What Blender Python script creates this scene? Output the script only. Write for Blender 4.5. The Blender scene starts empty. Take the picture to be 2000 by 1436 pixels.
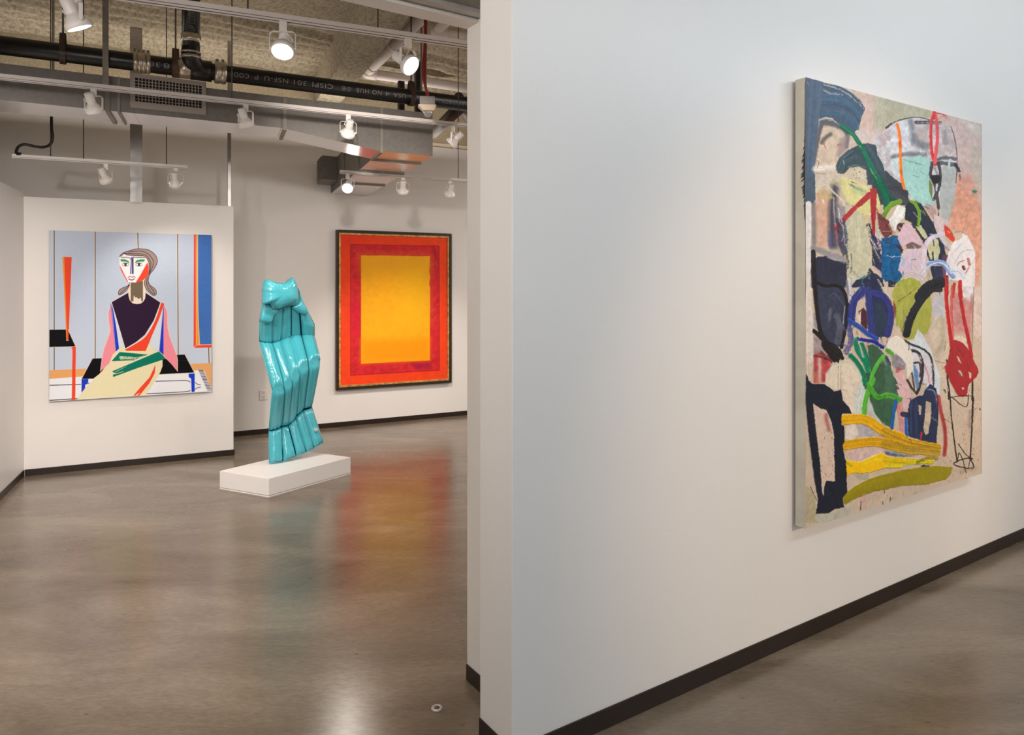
import bpy, bmesh, math, random
import numpy as np
from mathutils import Vector, Matrix
random.seed(7); rng = np.random.default_rng(7)
scene = bpy.context.scene
COL = scene.collection
F = 1400.0; CX = 1000.0; HY = 557.0; HC = 1.6

# ---------------------------------------------------------------- camera model helpers (photo measurements -> metres)
def G(px, py, z=0.0):
    Y = (z - HC) * F / (HY - py)
    return Vector(((px - CX) / F * Y, Y, z))
def at(px, py, Y):
    return Vector(((px - CX) / F * Y, Y, HC + (HY - py) * Y / F))
def plan(px, p, q):
    """point on the plan line p-q seen at column px"""
    a = (px - CX) / F
    dx, dy = q[0] - p[0], q[1] - p[1]
    # p + t d = s (a,1)
    t = (a * p[1] - p[0]) / (dx - a * dy)
    return Vector((p[0] + t * dx, p[1] + t * dy, 0))
def onp(px, py, p, q):
    v = plan(px, p, q); v.z = HC + (HY - py) * v.y / F
    return v
def proj(v):
    return (CX + F * v[0] / v[1], HY - F * (v[2] - HC) / v[1])

# ---------------------------------------------------------------- materials
def lin(c):
    return tuple(((x / 255) / 12.92 if x / 255 <= 0.04045 else ((x / 255 + 0.055) / 1.055) ** 2.4) for x in c)
def mat(name, rgb, rough=0.5, metal=0.0, spec=0.5, nscale=0, namt=0.0, bump=0.0, bscale=40, rvar=0.0, coat=0, emis=None, trans=0):
    m = bpy.data.materials.new(name); m.use_nodes = True
    nt = m.node_tree; b = nt.nodes['Principled BSDF']
    c = (*rgb, 1)
    b.inputs['Base Color'].default_value = c
    b.inputs['Roughness'].default_value = rough; b.inputs['Metallic'].default_value = metal
    b.inputs['Specular IOR Level'].default_value = spec
    if coat: b.inputs['Coat Weight'].default_value = coat; b.inputs['Coat Roughness'].default_value = 0.03
    if trans: b.inputs['Transmission Weight'].default_value = trans
    if emis: b.inputs['Emission Color'].default_value = (*emis[0], 1); b.inputs['Emission Strength'].default_value = emis[1]
    tc = nt.nodes.new('ShaderNodeTexCoord')
    if nscale:
        n = nt.nodes.new('ShaderNodeTexNoise'); n.inputs['Scale'].default_value = nscale; n.inputs['Detail'].default_value = 6
        n.inputs['Roughness'].default_value = 0.6
        nt.links.new(tc.outputs['Object'], n.inputs['Vector'])
        r = nt.nodes.new('ShaderNodeValToRGB')
        r.color_ramp.elements[0].position = 0.3; r.color_ramp.elements[1].position = 0.72
        r.color_ramp.elements[0].color = tuple(max(0, x * (1 - namt)) for x in rgb) + (1,)
        r.color_ramp.elements[1].color = tuple(min(1, x * (1 + namt)) for x in rgb) + (1,)
        nt.links.new(n.outputs['Fac'], r.inputs['Fac']); nt.links.new(r.outputs['Color'], b.inputs['Base Color'])
        if rvar:
            mr = nt.nodes.new('ShaderNodeMapRange')
            mr.inputs['To Min'].default_value = max(0.02, rough - rvar); mr.inputs['To Max'].default_value = rough + rvar
            nt.links.new(n.outputs['Fac'], mr.inputs['Value']); nt.links.new(mr.outputs['Result'], b.inputs['Roughness'])
    if bump:
        n2 = nt.nodes.new('ShaderNodeTexNoise'); n2.inputs['Scale'].default_value = bscale; n2.inputs['Detail'].default_value = 5
        nt.links.new(tc.outputs['Object'], n2.inputs['Vector'])
        bp = nt.nodes.new('ShaderNodeBump'); bp.inputs['Strength'].default_value = bump; bp.inputs['Distance'].default_value = 0.01
        nt.links.new(n2.outputs['Fac'], bp.inputs['Height']); nt.links.new(bp.outputs['Normal'], b.inputs['Normal'])
    return m
WALL = (0.80, 0.765, 0.735)
M = {}
M['wall'] = mat('white_wall_paint', WALL, 0.42, spec=0.35, nscale=1.3, namt=0.015, bump=0.05, bscale=160)
M['satin'] = mat('satin_wall_paint', (0.775, 0.745, 0.705), 0.36, spec=0.45, nscale=1.1, namt=0.015, bump=0.05, bscale=150)
M['base'] = mat('dark_brown_vinyl', (0.022, 0.013, 0.009), 0.38, spec=0.4, nscale=6, namt=0.2)
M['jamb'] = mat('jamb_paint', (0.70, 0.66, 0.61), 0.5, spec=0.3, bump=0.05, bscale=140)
M['white'] = mat('white_enamel', (0.80, 0.76, 0.72), 0.32, spec=0.5)
M['track'] = mat('white_track_paint', (0.74, 0.69, 0.66), 0.4, spec=0.5)
M['trackslot'] = mat('track_slot', (0.10, 0.075, 0.06), 0.6)
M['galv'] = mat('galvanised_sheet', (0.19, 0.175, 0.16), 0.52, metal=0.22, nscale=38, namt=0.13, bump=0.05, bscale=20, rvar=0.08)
M['galvb'] = mat('duct_sheet_bright_below', (0.80, 0.77, 0.76), 0.24, metal=0.82, nscale=5, namt=0.05, bump=0.10, bscale=4)  # brighter copy of the duct sheet; the underside's reflected light is in its colour
M['steel'] = mat('steel_stud', (0.42, 0.40, 0.38), 0.33, metal=0.85, nscale=9, namt=0.2)
M['galvd'] = mat('dull_stud', (0.27, 0.245, 0.21), 0.6, metal=0.2, nscale=12, namt=0.15)
M['vent'] = mat('register_paint', (0.34, 0.30, 0.27), 0.5, spec=0.3)
M['dark'] = mat('dark_void', (0.012, 0.01, 0.009), 0.9)
M['blackpipe'] = mat('black_iron_pipe', (0.010, 0.009, 0.009), 0.33, spec=0.5, nscale=8, namt=0.3)
M['brownpipe'] = mat('brown_iron_pipe', (0.05, 0.032, 0.022), 0.5, nscale=14, namt=0.3)
M['text'] = mat('grey_pipe_print', (0.22, 0.21, 0.20), 0.7)
M['rust'] = mat('rusty_strap', (0.10, 0.055, 0.032), 0.75, nscale=25, namt=0.5)
M['clamp'] = mat('steel_clamp', (0.62, 0.55, 0.45), 0.28, metal=0.8, nscale=30, namt=0.3)
M['pvc'] = mat('white_pipe_paint', (0.80, 0.73, 0.69), 0.45, nscale=5, namt=0.06)
M['wire'] = mat('hanger_rod_steel', (0.10, 0.085, 0.075), 0.5, metal=0.4)
M['red'] = mat('red_cable_jacket', (0.38, 0.03, 0.03), 0.45)
M['cord'] = mat('black_rubber_cord', (0.012, 0.010, 0.009), 0.5)
M['cream'] = mat('cream_plastic', (0.68, 0.57, 0.42), 0.45)
M['grey'] = mat('grey_box_metal', (0.27, 0.25, 0.23), 0.55, metal=0.2, nscale=90, namt=0.2)
M['lens'] = mat('lit_lamp_lens', (1, 1, 1), 0.3, emis=((1.0, 0.95, 0.88), 14.0))
M['plinth'] = mat('white_plinth_paint', (0.80, 0.77, 0.755), 0.45, spec=0.3, nscale=3, namt=0.015)
M['gap'] = mat('plinth_joint', (0.35, 0.31, 0.29), 0.8)
M['glass'] = mat('clear_dome', (0.95, 0.95, 0.95), 0.05, trans=0.9)
M['frame'] = mat('dark_wood_frame', (0.028, 0.016, 0.009), 0.35, nscale=20, namt=0.4)
M['canvas'] = mat('raw_canvas_edge', (0.62, 0.57, 0.47), 0.8, nscale=9, namt=0.12)
M['canvasw'] = mat('white_canvas_edge', (0.55, 0.52, 0.50), 0.7)
M['plate'] = mat('outlet_plate', (0.78, 0.74, 0.71), 0.35)
M['slot'] = mat('outlet_slot', (0.08, 0.06, 0.05), 0.6)
M['drain'] = mat('drain_ring', (0.50, 0.46, 0.42), 0.4, metal=0.5)
M['conc'] = mat('header_raw_steel', (0.20, 0.18, 0.15), 0.6, nscale=14, namt=0.25)
M['railp'] = mat('pale_steel_rail', (0.42, 0.40, 0.36), 0.5, metal=0.2, nscale=10, namt=0.15)
M['beam'] = mat('olive_plaster', (0.40, 0.335, 0.22), 0.9, nscale=60, namt=0.22, bump=0.35, bscale=55)
M['window'] = mat('window_frame_paint', (0.6, 0.6, 0.6), 0.5)
M['valve'] = mat('clear_valve', (0.55, 0.66, 0.68), 0.2, trans=0.3)

def floor_mat():
    m = bpy.data.materials.new('polished_concrete'); m.use_nodes = True
    nt = m.node_tree; b = nt.nodes['Principled BSDF']; L = nt.links
    tc = nt.nodes.new('ShaderNodeTexCoord')
    def noise(sc, det, ro=0.6, vec=None, dist=0):
        n = nt.nodes.new('ShaderNodeTexNoise'); n.inputs['Scale'].default_value = sc; n.inputs['Detail'].default_value = det
        n.inputs['Roughness'].default_value = ro; n.inputs['Distortion'].default_value = dist
        L.new(vec or tc.outputs['Object'], n.inputs['Vector']); return n
    mp = nt.nodes.new('ShaderNodeMapping'); mp.inputs['Rotation'].default_value = (0, 0, math.radians(-32)); mp.inputs['Scale'].default_value = (1.0, 2.6, 1)
    L.new(tc.outputs['Object'], mp.inputs['Vector'])
    n1 = noise(0.9, 8, 0.62, mp.outputs['Vector'], 0.6)
    r1 = nt.nodes.new('ShaderNodeValToRGB'); cr = r1.color_ramp
    cr.elements[0].position = 0.30; cr.elements[0].color = (0.108, 0.080, 0.052, 1)
    cr.elements[1].position = 0.70; cr.elements[1].color = (0.245, 0.195, 0.143, 1)
    e = cr.elements.new(0.5); e.color = (0.172, 0.133, 0.093, 1)
    L.new(n1.outputs['Fac'], r1.inputs['Fac'])
    n2 = noise(26, 6, 0.7, mp.outputs['Vector'])
    r2 = nt.nodes.new('ShaderNodeValToRGB'); r2.color_ramp.elements[0].position = 0.33; r2.color_ramp.elements[1].position = 0.62
    r2.color_ramp.elements[0].color = (0.74, 0.72, 0.70, 1); r2.color_ramp.elements[1].color = (1.06, 1.06, 1.06, 1)
    L.new(n2.outputs['Fac'], r2.inputs['Fac'])
    mx = nt.nodes.new('ShaderNodeMix'); mx.data_type = 'RGBA'; mx.blend_type = 'MULTIPLY'; mx.inputs['Factor'].default_value = 0.8
    L.new(r1.outputs['Color'], mx.inputs['A']); L.new(r2.outputs['Color'], mx.inputs['B'])
    # sparse dark pits
    v = nt.nodes.new('ShaderNodeTexVoronoi'); v.inputs['Scale'].default_value = 5.0; v.inputs['Randomness'].default_value = 1
    L.new(mp.outputs['Vector'], v.inputs['Vector'])
    r3 = nt.nodes.new('ShaderNodeValToRGB'); r3.color_ramp.elements[0].position = 0.035; r3.color_ramp.elements[1].position = 0.06
    r3.color_ramp.elements[0].color = (0.55, 0.52, 0.48, 1); r3.color_ramp.elements[1].color = (1, 1, 1, 1)
    L.new(v.outputs['Distance'], r3.inputs['Fac'])
    mx2 = nt.nodes.new('ShaderNodeMix'); mx2.data_type = 'RGBA'; mx2.blend_type = 'MULTIPLY'; mx2.inputs['Factor'].default_value = 1
    L.new(mx.outputs['Result'], mx2.inputs['A']); L.new(r3.outputs['Color'], mx2.inputs['B'])
    L.new(mx2.outputs['Result'], b.inputs['Base Color'])
    n4 = noise(3.5, 6, 0.6, mp.outputs['Vector'])
    mr = nt.nodes.new('ShaderNodeMapRange'); mr.inputs['From Min'].default_value = 0.3; mr.inputs['From Max'].default_value = 0.7
    mr.inputs['To Min'].default_value = 0.17; mr.inputs['To Max'].default_value = 0.26
    L.new(n4.outputs['Fac'], mr.inputs['Value']); L.new(mr.outputs['Result'], b.inputs['Roughness'])
    b.inputs['IOR'].default_value = 1.66
    n5 = noise(60, 4, 0.6); bp = nt.nodes.new('ShaderNodeBump'); bp.inputs['Strength'].default_value = 0.035; bp.inputs['Distance'].default_value = 0.01
    L.new(n5.outputs['Fac'], bp.inputs['Height']); L.new(bp.outputs['Normal'], b.inputs['Normal'])
    return m
M['floor'] = floor_mat()
def vcol_mat(name, rough, spec=0.4, gain=1.0, weave=0.12, coat=0.0):
    m = bpy.data.materials.new(name); m.use_nodes = True
    nt = m.node_tree; b = nt.nodes['Principled BSDF']
    a = nt.nodes.new('ShaderNodeAttribute'); a.attribute_name = 'paint'
    nt.links.new(a.outputs['Color'], b.inputs['Base Color'])
    b.inputs['Roughness'].default_value = rough; b.inputs['Specular IOR Level'].default_value = spec
    tc = nt.nodes.new('ShaderNodeTexCoord'); n = nt.nodes.new('ShaderNodeTexNoise'); n.inputs['Scale'].default_value = 260
    nt.links.new(tc.outputs['Object'], n.inputs['Vector'])
    bp = nt.nodes.new('ShaderNodeBump'); bp.inputs['Strength'].default_value = weave; bp.inputs['Distance'].default_value = 0.002
    nt.links.new(n.outputs['Fac'], bp.inputs['Height']); nt.links.new(bp.outputs['Normal'], b.inputs['Normal'])
    return m
def spray_mat():
    m = bpy.data.materials.new('sprayed_fireproofing'); m.use_nodes = True
    nt = m.node_tree; b = nt.nodes['Principled BSDF']; L = nt.links
    tc = nt.nodes.new('ShaderNodeTexCoord')
    n = nt.nodes.new('ShaderNodeTexNoise'); n.inputs['Scale'].default_value = 34; n.inputs['Detail'].default_value = 8; n.inputs['Roughness'].default_value = 0.75
    L.new(tc.outputs['Object'], n.inputs['Vector'])
    r = nt.nodes.new('ShaderNodeValToRGB'); r.color_ramp.elements[0].position = 0.36; r.color_ramp.elements[1].position = 0.56
    r.color_ramp.elements[0].color = (0.23, 0.19, 0.125, 1); r.color_ramp.elements[1].color = (0.47, 0.41, 0.305, 1)
    L.new(n.outputs['Fac'], r.inputs['Fac']); L.new(r.outputs['Color'], b.inputs['Base Color'])
    b.inputs['Roughness'].default_value = 0.95; b.inputs['Specular IOR Level'].default_value = 0.1
    bp = nt.nodes.new('ShaderNodeBump'); bp.inputs['Strength'].default_value = 0.6; bp.inputs['Distance'].default_value = 0.015
    L.new(n.outputs['Fac'], bp.inputs['Height']); L.new(bp.outputs['Normal'], b.inputs['Normal'])
    return m
M['spray'] = spray_mat()
def turq():
    m = mat('turquoise_vinyl', (0.06, 0.42, 0.50), 0.17, spec=0.6, coat=0.5)
    nt = m.node_tree; b = nt.nodes['Principled BSDF']; L = nt.links
    tc = nt.nodes.new('ShaderNodeTexCoord'); mp = nt.nodes.new('ShaderNodeMapping'); mp.inputs['Scale'].default_value = (9, 9, 26)
    L.new(tc.outputs['Object'], mp.inputs['Vector'])
    n = nt.nodes.new('ShaderNodeTexNoise'); n.inputs['Scale'].default_value = 1.3; n.inputs['Detail'].default_value = 3; n.inputs['Distortion'].default_value = 0.4
    L.new(mp.outputs['Vector'], n.inputs['Vector'])
    bp = nt.nodes.new('ShaderNodeBump'); bp.inputs['Strength'].default_value = 0.32; bp.inputs['Distance'].default_value = 0.01
    L.new(n.outputs['Fac'], bp.inputs['Height']); L.new(bp.outputs['Normal'], b.inputs['Normal'])
    return m
M['turq'] = turq()

# ---------------------------------------------------------------- mesh helpers
def link(name, me, parent=None, m=None):
    o = bpy.data.objects.new(name, me); COL.objects.link(o)
    if m is not None:
        for x in (m if isinstance(m, (list, tuple)) else [m]): me.materials.append(x)
    if parent is not None: o.parent = parent
    return o
def thing(name, label, cat, loc=(0, 0, 0), rot=(0, 0, 0), group=None):
    o = bpy.data.objects.new(name, None); COL.objects.link(o); o.empty_display_size = 0.05
    o.location = loc; o.rotation_euler = rot; o['label'] = label; o['category'] = cat
    if group: o['group'] = group
    return o
def tag(o, label, cat, group=None):
    o['label'] = label; o['category'] = cat
    if group: o['group'] = group
    return o
def struct(o, label=None, cat=None):
    o['kind'] = 'structure'
    if label: o['label'] = label
    if cat: o['category'] = cat
    return o
class B:
    def __init__(s): s.bm = bmesh.new(); s.mi = 0
    def face(s, pts):
        vs = [s.bm.verts.new(p) for p in pts]; f = s.bm.faces.new(vs); f.material_index = s.mi; return f
    def hexa(s, lo, hi):
        """lo, hi: two loops of equal length joined into a closed prism"""
        n = len(lo); a = [s.bm.verts.new(p) for p in lo]; b = [s.bm.verts.new(p) for p in hi]
        fs = [s.bm.faces.new(list(reversed(a))), s.bm.faces.new(b)]
        for i in range(n): fs.append(s.bm.faces.new((a[i], a[(i + 1) % n], b[(i + 1) % n], b[i])))
        for f in fs: f.material_index = s.mi
        return fs
    def prism(s, pl, z0, z1):
        area = sum(pl[i][0] * pl[(i + 1) % len(pl)][1] - pl[(i + 1) % len(pl)][0] * pl[i][1] for i in range(len(pl)))
        if area < 0: pl = list(reversed(pl))
        return s.hexa([(p[0], p[1], z0) for p in pl], [(p[0], p[1], z1) for p in pl])
    def box(s, x0, x1, y0, y1, z0, z1, mtx=None):
        c = [Vector((x, y, z)) for z in (z0, z1) for x, y in ((x0, y0), (x1, y0), (x1, y1), (x0, y1))]
        if mtx is not None: c = [mtx @ v for v in c]
        return s.hexa(c[:4], c[4:])
    def tube(s, pts, r, n=12, cap=True, smooth=True):
        pts = [Vector(p) for p in pts]; rs = r if isinstance(r, (list, tuple)) else [r] * len(pts)
        rings = []; prev = None
        for i, p in enumerate(pts):
            t = (pts[min(i + 1, len(pts) - 1)] - pts[max(i - 1, 0)]).normalized()
            if prev is None:
                u = t.cross(Vector((0, 0, 1)));
                if u.length < 0.05: u = t.cross(Vector((1, 0, 0)))
            else: u = prev - t * prev.dot(t)
            u.normalize(); prev = u; w = t.cross(u)
            rings.append([s.bm.verts.new(p + (u * math.cos(2 * math.pi * k / n) + w * math.sin(2 * math.pi * k / n)) * rs[i]) for k in range(n)])
        for i in range(len(rings) - 1):
            for k in range(n):
                f = s.bm.faces.new((rings[i][k], rings[i][(k + 1) % n], rings[i + 1][(k + 1) % n], rings[i + 1][k])); f.smooth = smooth; f.material_index = s.mi
        if cap:
            f = s.bm.faces.new(list(reversed(rings[0]))); f.material_index = s.mi
            f = s.bm.faces.new(rings[-1]); f.material_index = s.mi
    def lathe(s, prof, n=24, mtx=None, smooth=True):
        rings = []
        for r, z in prof:
            vs = []
            for k in range(n):
                v = Vector((r * math.cos(2 * math.pi * k / n), r * math.sin(2 * math.pi * k / n), z))
                vs.append(s.bm.verts.new(mtx @ v if mtx is not None else v))
            rings.append(vs)
        for i in range(len(rings) - 1):
            for k in range(n):
                f = s.bm.faces.new((rings[i][k], rings[i][(k + 1) % n], rings[i + 1][(k + 1) % n], rings[i + 1][k])); f.smooth = smooth; f.material_index = s.mi
    def done(s, name, m, parent=None, bevel=0, dist=1e-6):
        bmesh.ops.remove_doubles(s.bm, verts=s.bm.verts, dist=dist)
        bmesh.ops.recalc_face_normals(s.bm, faces=s.bm.faces)
        me = bpy.data.meshes.new(name); s.bm.to_mesh(me); s.bm.free()
        o = link(name, me, parent, m)
        if bevel:
            md = o.modifiers.new('bevel', 'BEVEL'); md.width = bevel; md.segments = 2; md.limit_method = 'ANGLE'
        return o
def spline(pts, n=8):
    P = [Vector(p) for p in pts]; out = []
    for i in range(len(P) - 1):
        a, b, c, d = P[max(i - 1, 0)], P[i], P[i + 1], P[min(i + 2, len(P) - 1)]
        for k in range(n):
            t = k / n
            out.append(0.5 * ((2 * b) + (c - a) * t + (2 * a - 5 * b + 4 * c - d) * t * t + (3 * b - a - 3 * c + d) * t ** 3))
    out.append(P[-1]); return out

# ---------------------------------------------------------------- camera
cam = bpy.data.cameras.new('camera'); co = bpy.data.objects.new('camera', cam); COL.objects.link(co)
cam.sensor_width = 36; cam.sensor_fit = 'HORIZONTAL'; cam.lens = 36 * F / 2000; cam.shift_y = -(718 - HY) / 2000; cam.clip_start = 0.02
co.location = (0, 0, HC); co.rotation_euler = (math.pi / 2, 0, 0); scene.camera = co

# ================================================================ THE ROOM
C = G(1000, 1505); C2 = G(2000, 1053.5)
d = (C2 - C).normalized(); n = Vector((-d.y, d.x, 0))       # d along the dividing wall, n into the far room
def DN(a, b, z=0): v = C + d * a + n * b; return Vector((v.x, v.y, z))
H = 4.0
# far room plan
PA = G(46, 930); PB = G(456, 889)                            # partition front
BA = G(456, 853); BB = G(912, 810.6)                         # back wall front
LA = G(0, 976.5)
LB = plan(26, BA, BB)                                        # back left corner
e_b = (BB - BA).normalized(); nb = Vector((-e_b.y, e_b.x, 0))
BR = BA + e_b * 9.5                                          # back wall right end (hidden by the divider)
# left wall line meets divider plane n=0
def isect(p, v, q, w):
    den = v.x * w.y - v.y * w.x; t = ((q.x - p.x) * w.y - (q.y - p.y) * w.x) / den; return p + v * t
lw = (PA - LA).normalized()
LD = isect(LA, lw, DN(0, 0), d)
# floor
b = B(); b.box(-9, 13, -8, 13, -0.12, 0); struct(b.done('floor', M['floor']), 'brown polished concrete floor running through both rooms', 'floor')
# back wall
ZB = HC + (HY - 293) * BB.y / F
ep = (PB - PA).normalized(); npn = Vector((-ep.y, ep.x, 0)); ZP = HC + (HY - 403) * PB.y / F
nl = Vector((-lw.y, lw.x, 0))
BL = LB - e_b * 2.6
b = B(); b.prism([BL - e_b * 0.2, BR, BR + nb * 0.15, BL - e_b * 0.2 + nb * 0.15], 0, H); struct(b.done('wall_back', M['wall']), 'white back wall behind the blue sculpture', 'wall')
# low side wall at the left edge of the picture
b = B(); b.prism([LD + lw * 0.02, PA, PA + nl * 0.13 + lw * .13, LD + lw * 0.02 + nl * 0.13], 0, ZP + .03)
struct(b.done('wall_left', M['wall']), 'low white side wall at the left edge of the far room', 'wall')
far = isect(BL, Vector((.405, -1, 0)).normalized(), DN(0, 0), d)
b = B(); q_ = (far - BL).normalized(); qn = Vector((q_.y, -q_.x, 0)); b.prism([BL, far, far + qn * .15, BL + qn * .15], 0, H); struct(b.done('wall_outer_left', M['wall']), 'outer left wall of the far room', 'wall')
b = B(); b.prism([far - d * .2, LD - d * .15, LD - d * .15 + n * 0.205, far - d * .2 + n * 0.205], 0, H); struct(b.done('wall_divider_left', M['wall']), 'continuation of the dividing wall left of the opening', 'wall')
# partition
ep = (PB - PA).normalized(); npn = Vector((-ep.y, ep.x, 0))
ZP = HC + (HY - 403) * PB.y / F
b = B(); b.prism([PA + ep * 0.001, PB, PB + npn * 0.13, PA + ep * 0.03 + npn * 0.13], 0, ZP)
struct(b.done('wall_partition', M['wall']), 'low white partition wall carrying the portrait painting', 'wall')
# near dividing wall (panel) and stub
TH = 0.205
def corner_plan(px, py): return G(px, py)
S1 = G(912, 1328); ds = (S1 - C).dot(d); ns = (S1 - C).dot(n)
b = B(); b.prism([DN(0, 0), DN(9, 0), DN(9, TH), DN(0, TH)], 0, H); struct(b.done('wall_divider', M['satin'], bevel=0.004), 'white dividing wall with the abstract painting', 'wall')
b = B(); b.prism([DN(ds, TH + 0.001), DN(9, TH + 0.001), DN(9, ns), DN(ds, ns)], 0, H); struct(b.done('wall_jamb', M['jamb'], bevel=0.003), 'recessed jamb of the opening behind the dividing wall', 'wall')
ZH = HC + (HY - 57) * S1.y / F
tL = -(DN(0, 0) - LD).length
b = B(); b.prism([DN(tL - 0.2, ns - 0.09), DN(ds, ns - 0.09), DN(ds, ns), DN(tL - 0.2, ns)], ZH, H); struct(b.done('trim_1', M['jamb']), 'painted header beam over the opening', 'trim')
hd = thing('door_track', 'raw grey steel sliding track above the opening, in front of the painted header', 'track', DN(-1, 0.3, ZH))
def rel(o, par):
    o.parent = par; o.matrix_parent_inverse = Matrix.Translation(-Vector(par.location)); return o
def hb(name, n0, n1, z0, z1, m):
    b = B(); b.prism([DN(tL, n0), DN(ds - 0.002, n0), DN(ds - 0.002, n1), DN(tL, n1)], z0, z1); return rel(b.done(name, m), hd)
hb('cover_strip', ns - 0.108, ns - 0.0905, ZH + 0.012, ZH + 0.20, M['conc'])
hb('groove', ns - 0.120, ns - 0.1085, ZH + 0.05, ZH + 0.20, M['dark'])
hb('rail', ns - 0.160, ns - 0.1205, ZH + 0.006, ZH + 0.2, M['railp'])
hb('groove', ns - 0.172, ns - 0.1605, ZH + 0.04, ZH + 0.2, M['dark'])
hb('rail', ns - 0.36, ns - 0.1725, ZH + 0.02, ZH + 0.25, M['conc'])
# baseboards
def baseboard(name, pts, h, t, side, label):
    """pts plan polyline, thickness t towards side (unit vector per segment)"""
    b = B()
    for i in range(len(pts) - 1):
        s = side[i]; p, q = pts[i], pts[i + 1]
        b.prism([p, q, q + s * t, p + s * t], 0.001, h)
    return struct(b.done(name, M['base'], bevel=0.0015), label, 'baseboard')
hb_near = 0.0735
baseboard('baseboard_divider', [DN(-0.004, -0.0), DN(9, -0.0)], hb_near, 0.006, [-n], 'dark brown baseboard along the dividing wall')
baseboard('baseboard_end', [DN(0, -0.006), DN(0, TH)], hb_near, 0.005, [-d], 'dark brown baseboard on the end of the dividing wall')
baseboard('baseboard_jamb', [DN(ds, TH + 0.002), DN(ds, ns)], 0.066, 0.005, [-d], 'dark brown baseboard on the recessed jamb')
baseboard('baseboard_back', [BL, BR], 0.054, 0.008, [-nb], 'dark brown baseboard along the back wall')
baseboard('baseboard_partition', [PA + ep * 0.01, PB + ep * 0.002, PB + ep * 0.002 + npn * 0.13], 0.053, 0.008, [-npn, ep], 'dark brown baseboard under the portrait painting')
baseboard('baseboard_left', [LD + lw * 0.2, PA - lw * 0.009], 0.053, 0.008, [-nl], 'dark brown baseboard along the left side wall')

# camera-side room shell (behind the photographer)
def wallbox(name, p, q, th, z0, z1, m):
    v = (q - p).normalized(); w = Vector((-v.y, v.x, 0)); b = B(); b.prism([p, q, q + w * th, p + w * th], z0, z1); return b.done(name, m)
LD2 = DN(tL, 0)
struct(wallbox('wall_front_left', DN(tL, -5.5), DN(tL, 0.0), 0.15, 0, H, M['wall']))
struct(wallbox('wall_right', DN(8.85, 0), DN(8.85, -5.5), 0.15, 0, H, M['wall']))
# rear wall with a window opening: built as four pieces around two openings
wz0, wz1 = 0.9, 3.3
def rear(a0, a1, z0, z1, nm): return struct(wallbox(nm, DN(a1, -5.5), DN(a0, -5.5), 0.15, z0, z1, M['wall']))
rear(tL, 9, wz1, H, 'wall_rear_top'); rear(tL, 9, 0, wz0, 'wall_rear_bottom'); rear(tL, -1.6, wz0, wz1, 'wall_rear_left'); rear(1.6, 3.2, wz0, wz1, 'wall_rear_middle'); rear(6.4, 9, wz0, wz1, 'wall_rear_right')
for k, (a0, a1) in enumerate(((-1.6, 1.6), (3.2, 6.4))):
    b = B()
    for x in (a0, (a0 + a1) / 2 - 0.03, a1 - 0.06): b.prism([DN(x, -5.60), DN(x + 0.06, -5.60), DN(x + 0.06, -5.54), DN(x, -5.54)], wz0, wz1)
    for z in (wz0, wz1 - 0.06): b.prism([DN(a0, -5.60), DN(a1, -5.60), DN(a1, -5.54), DN(a0, -5.54)], z, z + 0.06)
    struct(b.done('window_%d' % (k + 1), M['window']))

# window frame added on the closed side wall, to go with the cool light there
b = B()
for x in (-3.6, -2.35, -1.16): b.prism([DN(tL + .002, x), DN(tL + .05, x), DN(tL + .05, x + .06), DN(tL + .002, x + .06)], 1.0, 3.0)
for z in (.94, 2.95): b.prism([DN(tL + .002, -3.6), DN(tL + .05, -3.6), DN(tL + .05, -1.1), DN(tL + .002, -1.1)], z, z + .06)
struct(b.done('window_3', M['window']))
# ceilings
def ceiling():
    ec = Vector((2000, 1400, 0)).normalized(); pc = Vector((-ec.y, ec.x, 0))
    # visible sprayed corrugated deck
    o0 = Vector((-2.04, 6.45, 0))
    E0, E1, P0, P1 = -7.5, 5.5, -5.2, 4.2
    ne, npp = 260, 400
    E = np.linspace(E0, E1, ne); Pp = np.linspace(P0, P1, npp)
    ee, pp = np.meshgrid(E, Pp)
    r2 = np.random.default_rng(3)
    def vn(sc_e, sc_p):
        g = r2.random((int((P1 - P0) / sc_p) + 3, int((E1 - E0) / sc_e) + 3))
        x = (ee - E0) / sc_e; y = (pp - P0) / sc_p; xi = x.astype(int); yi = y.astype(int); fx = x - xi; fy = y - yi
        fx = fx * fx * (3 - 2 * fx); fy = fy * fy * (3 - 2 * fy)
        return (g[yi, xi] * (1 - fx) + g[yi, xi + 1] * fx) * (1 - fy) + (g[yi + 1, xi] * (1 - fx) + g[yi + 1, xi + 1] * fx) * fy - 0.5
    warp = vn(0.6, 0.5) * 0.05
    ph = (pp + warp) / 0.19 * 2 * np.pi
    wave = np.sin(ph); wave = np.sign(wave) * np.abs(wave) ** 0.7
    on = np.clip((pp + 0.02) / 0.06, 0, 1)
    z = H - 0.03 + on * wave * 0.034 - 0.03 * on + vn(0.07, 0.05) * 0.012 + vn(0.2, 0.12) * 0.02
    X = o0.x + ec.x * ee + pc.x * pp; Y = o0.y + ec.y * ee + pc.y * pp
    V = np.stack([X, Y, z], -1).reshape(-1, 3)
    idx = np.arange(ne * npp).reshape(npp, ne)
    f = np.stack([idx[:-1, :-1], idx[1:, :-1], idx[1:, 1:], idx[:-1, 1:]], -1).reshape(-1, 4)
    me = bpy.data.meshes.new('ceiling'); grid_mesh(me, V, f, smooth=True)
    o = link('ceiling', me, None, M['spray'])
    struct(o, 'sprayed corrugated concrete ceiling deck of the far room', 'ceiling')
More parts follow.
